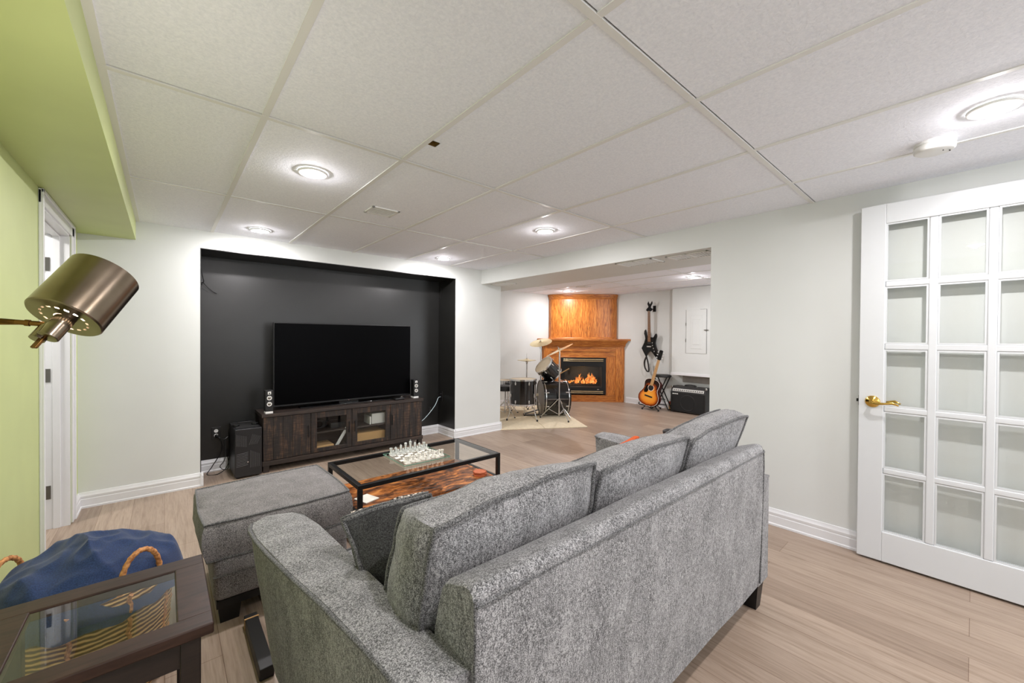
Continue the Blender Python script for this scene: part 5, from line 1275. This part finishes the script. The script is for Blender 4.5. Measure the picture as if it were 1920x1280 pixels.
bm = new(); add_prism(bm, [(0.035, 0.285), (0.05, 0.24), (0.10, 0.225), (0.118, 0.26), (0.105, 0.33), (0.085, 0.375), (0.06, 0.37), (0.062, 0.33)], FY_ * -1 + 0.001, FY_ * -1 + 0.003, AGM @ Matrix.Rotation(PI / 2, 4, 'X')); obj('pickguard', bm, 'black_gloss', ag)
bm = new(); add_box(bm, -0.075, 0.075, FY_ - 0.009, FY_, 0.165, 0.19, 0.004, 2, AGM); obj('bridge', bm, 'black_plastic', ag)
bm = new(); add_prism(bm, [(-0.028, 0.38), (0.028, 0.38), (0.022, 0.86), (-0.022, 0.86)], 0.051, 0.072, AGM @ Matrix.Rotation(PI / 2, 4, 'X'), 0.003); nk = obj('neck', bm, 'neck_light', ag)
bm = new()
for k in range(16):
    z = 0.40 + 0.45 * (1 - 2 ** (-k / 9)) / (1 - 2 ** (-15 / 9)); add_box(bm, -0.026, 0.026, -0.0735, -0.0715, z, z + 0.002, 0, 1, AGM)
obj('frets', bm, 'nickel', nk)
bm = new(); add_prism(bm, [(-0.024, 0.86), (0.024, 0.86), (0.036, 0.88), (0.034, 1.03), (0.015, 1.045), (0, 1.038), (-0.015, 1.045), (-0.034, 1.03), (-0.036, 0.88)], 0.052, 0.068, AGM @ Matrix.Rotation(PI / 2, 4, 'X'), 0.003); hd = obj('headstock', bm, 'black_gloss', ag)
for s in (-1, 1):
    for z in (0.90, 0.95, 1.0):
        bm = new(); add_tube(bm, [AGM @ Vector((s * 0.036, -0.058, z)), AGM @ Vector((s * 0.05, -0.058, z))], 0.003, 6); add_lathe(bm, [(0.004, 0), (0.009, 0.004), (0.007, 0.016), (0, 0.018)], 12, AGM @ align((s, 0, 0), (s * 0.048, -0.058, z))); obj('tuning_peg', bm, 'white_plastic', hd)
gs = thing('guitar_stand', 'low black metal stand cradling the sunburst acoustic guitar', 'stand', (6.72, 3.87, 0))
bm = new()
def T(x, y, z): return AGM @ Vector((x, y, z))
add_tube(bm, smooth_pts([T(-0.12, -0.085, 0.03), T(-0.12, -0.08, -0.012), T(-0.10, 0.03, -0.018), T(0.0, 0.065, -0.02), T(0.10, 0.03, -0.018), T(0.12, -0.08, -0.012), T(0.12, -0.085, 0.03)]), 0.009, 8)
obj('cradle', bm, 'black_metal', gs)
bm = new(); add_tube(bm, [T(0, 0.066, -0.02), T(0, 0.085, 0.36)], 0.009, 8); add_tube(bm, [T(-0.09, 0.07, 0.33), T(0.09, 0.07, 0.33)], 0.008, 8); obj('back_post', bm, 'black_metal', gs)
for (fx, fy) in ((6.66, 4.0), (6.66, 3.68), (6.95, 3.80)):
    bm = new(); add_tube(bm, [T(0, 0.068, 0.10), (fx, fy, 0.012)], 0.008, 8); l = obj('leg', bm, 'black_metal', gs)
    bm = new(); add_lathe(bm, [(0.014, 0), (0.014, 0.03)], 12, Matrix.Translation((fx, fy, 0))); obj('rubber_foot', bm, 'black_plastic', l)

st = thing('folding_stool', 'black folding stool with round padded seat behind the acoustic guitar', 'stool', (6.96, 3.77, 0))
bm = new(); add_lathe(bm, [(0, 0.60), (0.155, 0.60), (0.163, 0.607), (0.163, 0.628), (0.15, 0.64), (0, 0.643)], 36, Matrix.Translation((6.92, 3.76, 0)), cap=False); obj('seat', bm, 'black_leather', st)
for s, x in ((1, 6.86), (-1, 6.98)):
    for k, (a, b) in enumerate(((0.12, -0.16), (-0.12, 0.16))):
        bm = new(); xo = x + (0.012 if k else 0); add_tube(bm, [(xo, 3.76 + a, 0.60), (xo, 3.76 + b, 0.012)], 0.011, 8); obj('leg', bm, 'black_metal', st)
bm = new(); add_tube(bm, [(6.86, 3.63, 0.10), (6.86, 3.89, 0.10)], 0.008, 8); add_tube(bm, [(6.86, 3.66, 0.20), (6.86, 3.86, 0.20)], 0.008, 8)
for y in (3.60, 3.92): add_tube(bm, [(6.86, y, 0.02), (6.99, y, 0.02)], 0.009, 8)
obj('cross_bar', bm, 'black_metal', st)
t = thing('small_carton', 'small tan carton with a red lid on the floor between stool and amplifier', 'carton', (7.03, 3.615, 0))
bm = new(); add_box(bm, -0.03, 0.03, -0.045, 0.05, 0, 0.11, 0.002); obj('carton_body', bm, 'box_tan', t, local=True)
bm = new(); add_box(bm, -0.032, 0.032, -0.047, 0.052, 0.11, 0.15, 0.002); obj('lid', bm, 'box_red', t, local=True)
am = thing('guitar_amplifier', 'black guitar combo amplifier with silver control strip on the floor', 'amplifier', (6.99, 3.25, 0))
AX0, AX1, AY0, AY1, AZ = 6.85, 7.07, 2.945, 3.555, 0.46
bm = new()
add_prism(bm, [(AX0, 0.02), (AX1, 0.02), (AX1, AZ), (AX0 + 0.05, AZ), (AX0 + 0.012, 0.37), (AX0 + 0.012, 0.36), (AX0, 0.355)], -AY1, -AY0, Matrix.Rotation(PI / 2, 4, 'X'), 0.008); obj('cabinet', bm, 'black_leather', am)
bm = new(); add_box(bm, AX0 - 0.006, AX0 + 0.004, AY0 + 0.025, AY1 - 0.025, 0.04, 0.345, 0.003); gr = obj('grille', bm, 'grille_cloth', am)
bm = new(); add_lathe(bm, [(0.125, 0), (0.13, 0.003), (0.135, 0)], 40, align((-1, 0, 0), (AX0 - 0.006, 3.24, 0.19)), cap=False); obj('speaker_ring', bm, 'pc_black', gr)
sl = Vector((0.038, 0, 0.09)).normalized(); nn = Vector((-sl.z, 0, sl.x))
bm = new()
Q = [Vector((AX0 + 0.012, y, 0.375)) + sl * d + nn * 0.002 for y, d in ((AY0 + 0.03, 0.0), (AY1 - 0.03, 0.0), (AY1 - 0.03, 0.05), (AY0 + 0.03, 0.05))]
f1 = [bm.verts.new(q) for q in Q]; f2 = [bm.verts.new(q - nn * 0.006) for q in Q]; bm.faces.new(f1); bm.faces.new(f2[::-1])
for i in range(4): bm.faces.new((f1[i], f2[i], f2[(i + 1) % 4], f1[(i + 1) % 4]))
cp = obj('control_panel', bm, 'silver_panel', am, smooth=False)
for k in range(14):
    bm = new(); y = AY0 + 0.06 + k * 0.0375; add_lathe(bm, [(0.008, 0), (0.007, 0.012), (0, 0.013)], 10, align(nn, Vector((AX0 + 0.012, y, 0.375)) + sl * 0.022 + nn * 0.002)); obj('knob', bm, 'black_plastic', cp)
bm = new()
for k in range(3): add_box(bm, AX0 - 0.009, AX0 - 0.005, AY1 - 0.07 - k * 0.036, AY1 - 0.04 - k * 0.036, 0.322, 0.338, 0.003)
obj('nameplate', bm, 'white_plastic', am)
for y in (AY0 + 0.02, AY1 - 0.02):
    for x in (AX0 + 0.02, AX1 - 0.02):
        bm = new(); add_lathe(bm, [(0.016, 0), (0.016, 0.022)], 12, Matrix.Translation((x, y, 0))); obj('foot', bm, 'black_plastic', am)
bm = new(); add_tube(bm, smooth_pts([(6.97, 3.15, AZ), (6.97, 3.16, AZ + 0.02), (6.97, 3.25, AZ + 0.028), (6.97, 3.34, AZ + 0.02), (6.97, 3.35, AZ)]), 0.011, 8); obj('carry_handle', bm, 'black_leather', am)
for y in (3.14, 3.36):
    bm = new(); add_box(bm, 6.955, 6.985, y - 0.02, y + 0.02, AZ - 0.001, AZ + 0.008, 0.002); obj('handle_cap', bm, 'chrome', am)
for y in (AY0 + 0.004, AY1 - 0.004):
    bm = new(); add_box(bm, AX0 + 0.035, AX0 + 0.07, y - 0.012, y + 0.012, AZ - 0.03, AZ + 0.004, 0.006); obj('corner_guard', bm, 'chrome', am)
# boxed-in utility enclosure above the amplifier
wc = thing('utility_cabinet', 'white boxed-out wall enclosure with a small latched door above the amplifier', 'cabinet', (7.0, 3.1, 0.66))
bm = new(); add_box(bm, 6.90, FX, 2.2, 3.565, 0.655, CEIL - 0.004, 0.002); obj('enclosure', bm, 'white_wall', wc)
bm = new(); add_box(bm, 6.888, 6.90, 2.2, 3.575, 0.655, 0.70, 0.003); obj('bottom_trim', bm, 'white_trim', wc)
bm = new(); add_box(bm, 6.893, 6.903, 2.955, 3.305, 1.05, 1.805, 0.003); dw = obj('cabinet_door', bm, 'white_wall', wc)
bm = new(); add_box(bm, 6.889, 6.894, 3.03, 3.22, 1.13, 1.70, 0.003); add_box(bm, 6.885, 6.890, 3.065, 3.185, 1.20, 1.64, 0.004); obj('raised_panel', bm, 'white_wall', dw)
bm = new(); add_box(bm, 6.8925, 6.8945, 2.951, 2.9555, 1.05, 1.805); add_box(bm, 6.8925, 6.8945, 2.955, 3.06, 1.805, 1.808); add_box(bm, 6.8925, 6.8945, 3.304, 3.3065, 1.05, 1.805); obj('door_gap', bm, 'gap_dark', dw, smooth=False)
for z in (1.25, 1.53):
    bm = new(); add_box(bm, 6.887, 6.893, 3.300, 3.312, z, z + 0.05, 0.001); obj('hinge', bm, 'nickel', dw)
bm = new(); add_box(bm, 6.882, 6.892, 2.92, 2.995, 1.445, 1.457, 0.002); add_lathe(bm, [(0.012, 0), (0.010, 0.016), (0, 0.018)], 14, align((-1, 0, 0), (6.884, 2.952, 1.451))); obj('latch', bm, 'nickel', dw)
bm = new(); add_box(bm, FX - 0.006, FX, 2.6, 3.45, 0.52, 0.655); o = struct('trim_3', bm, 'drywall_grey', 'strip of bare grey drywall under the wall enclosure', 'trim')
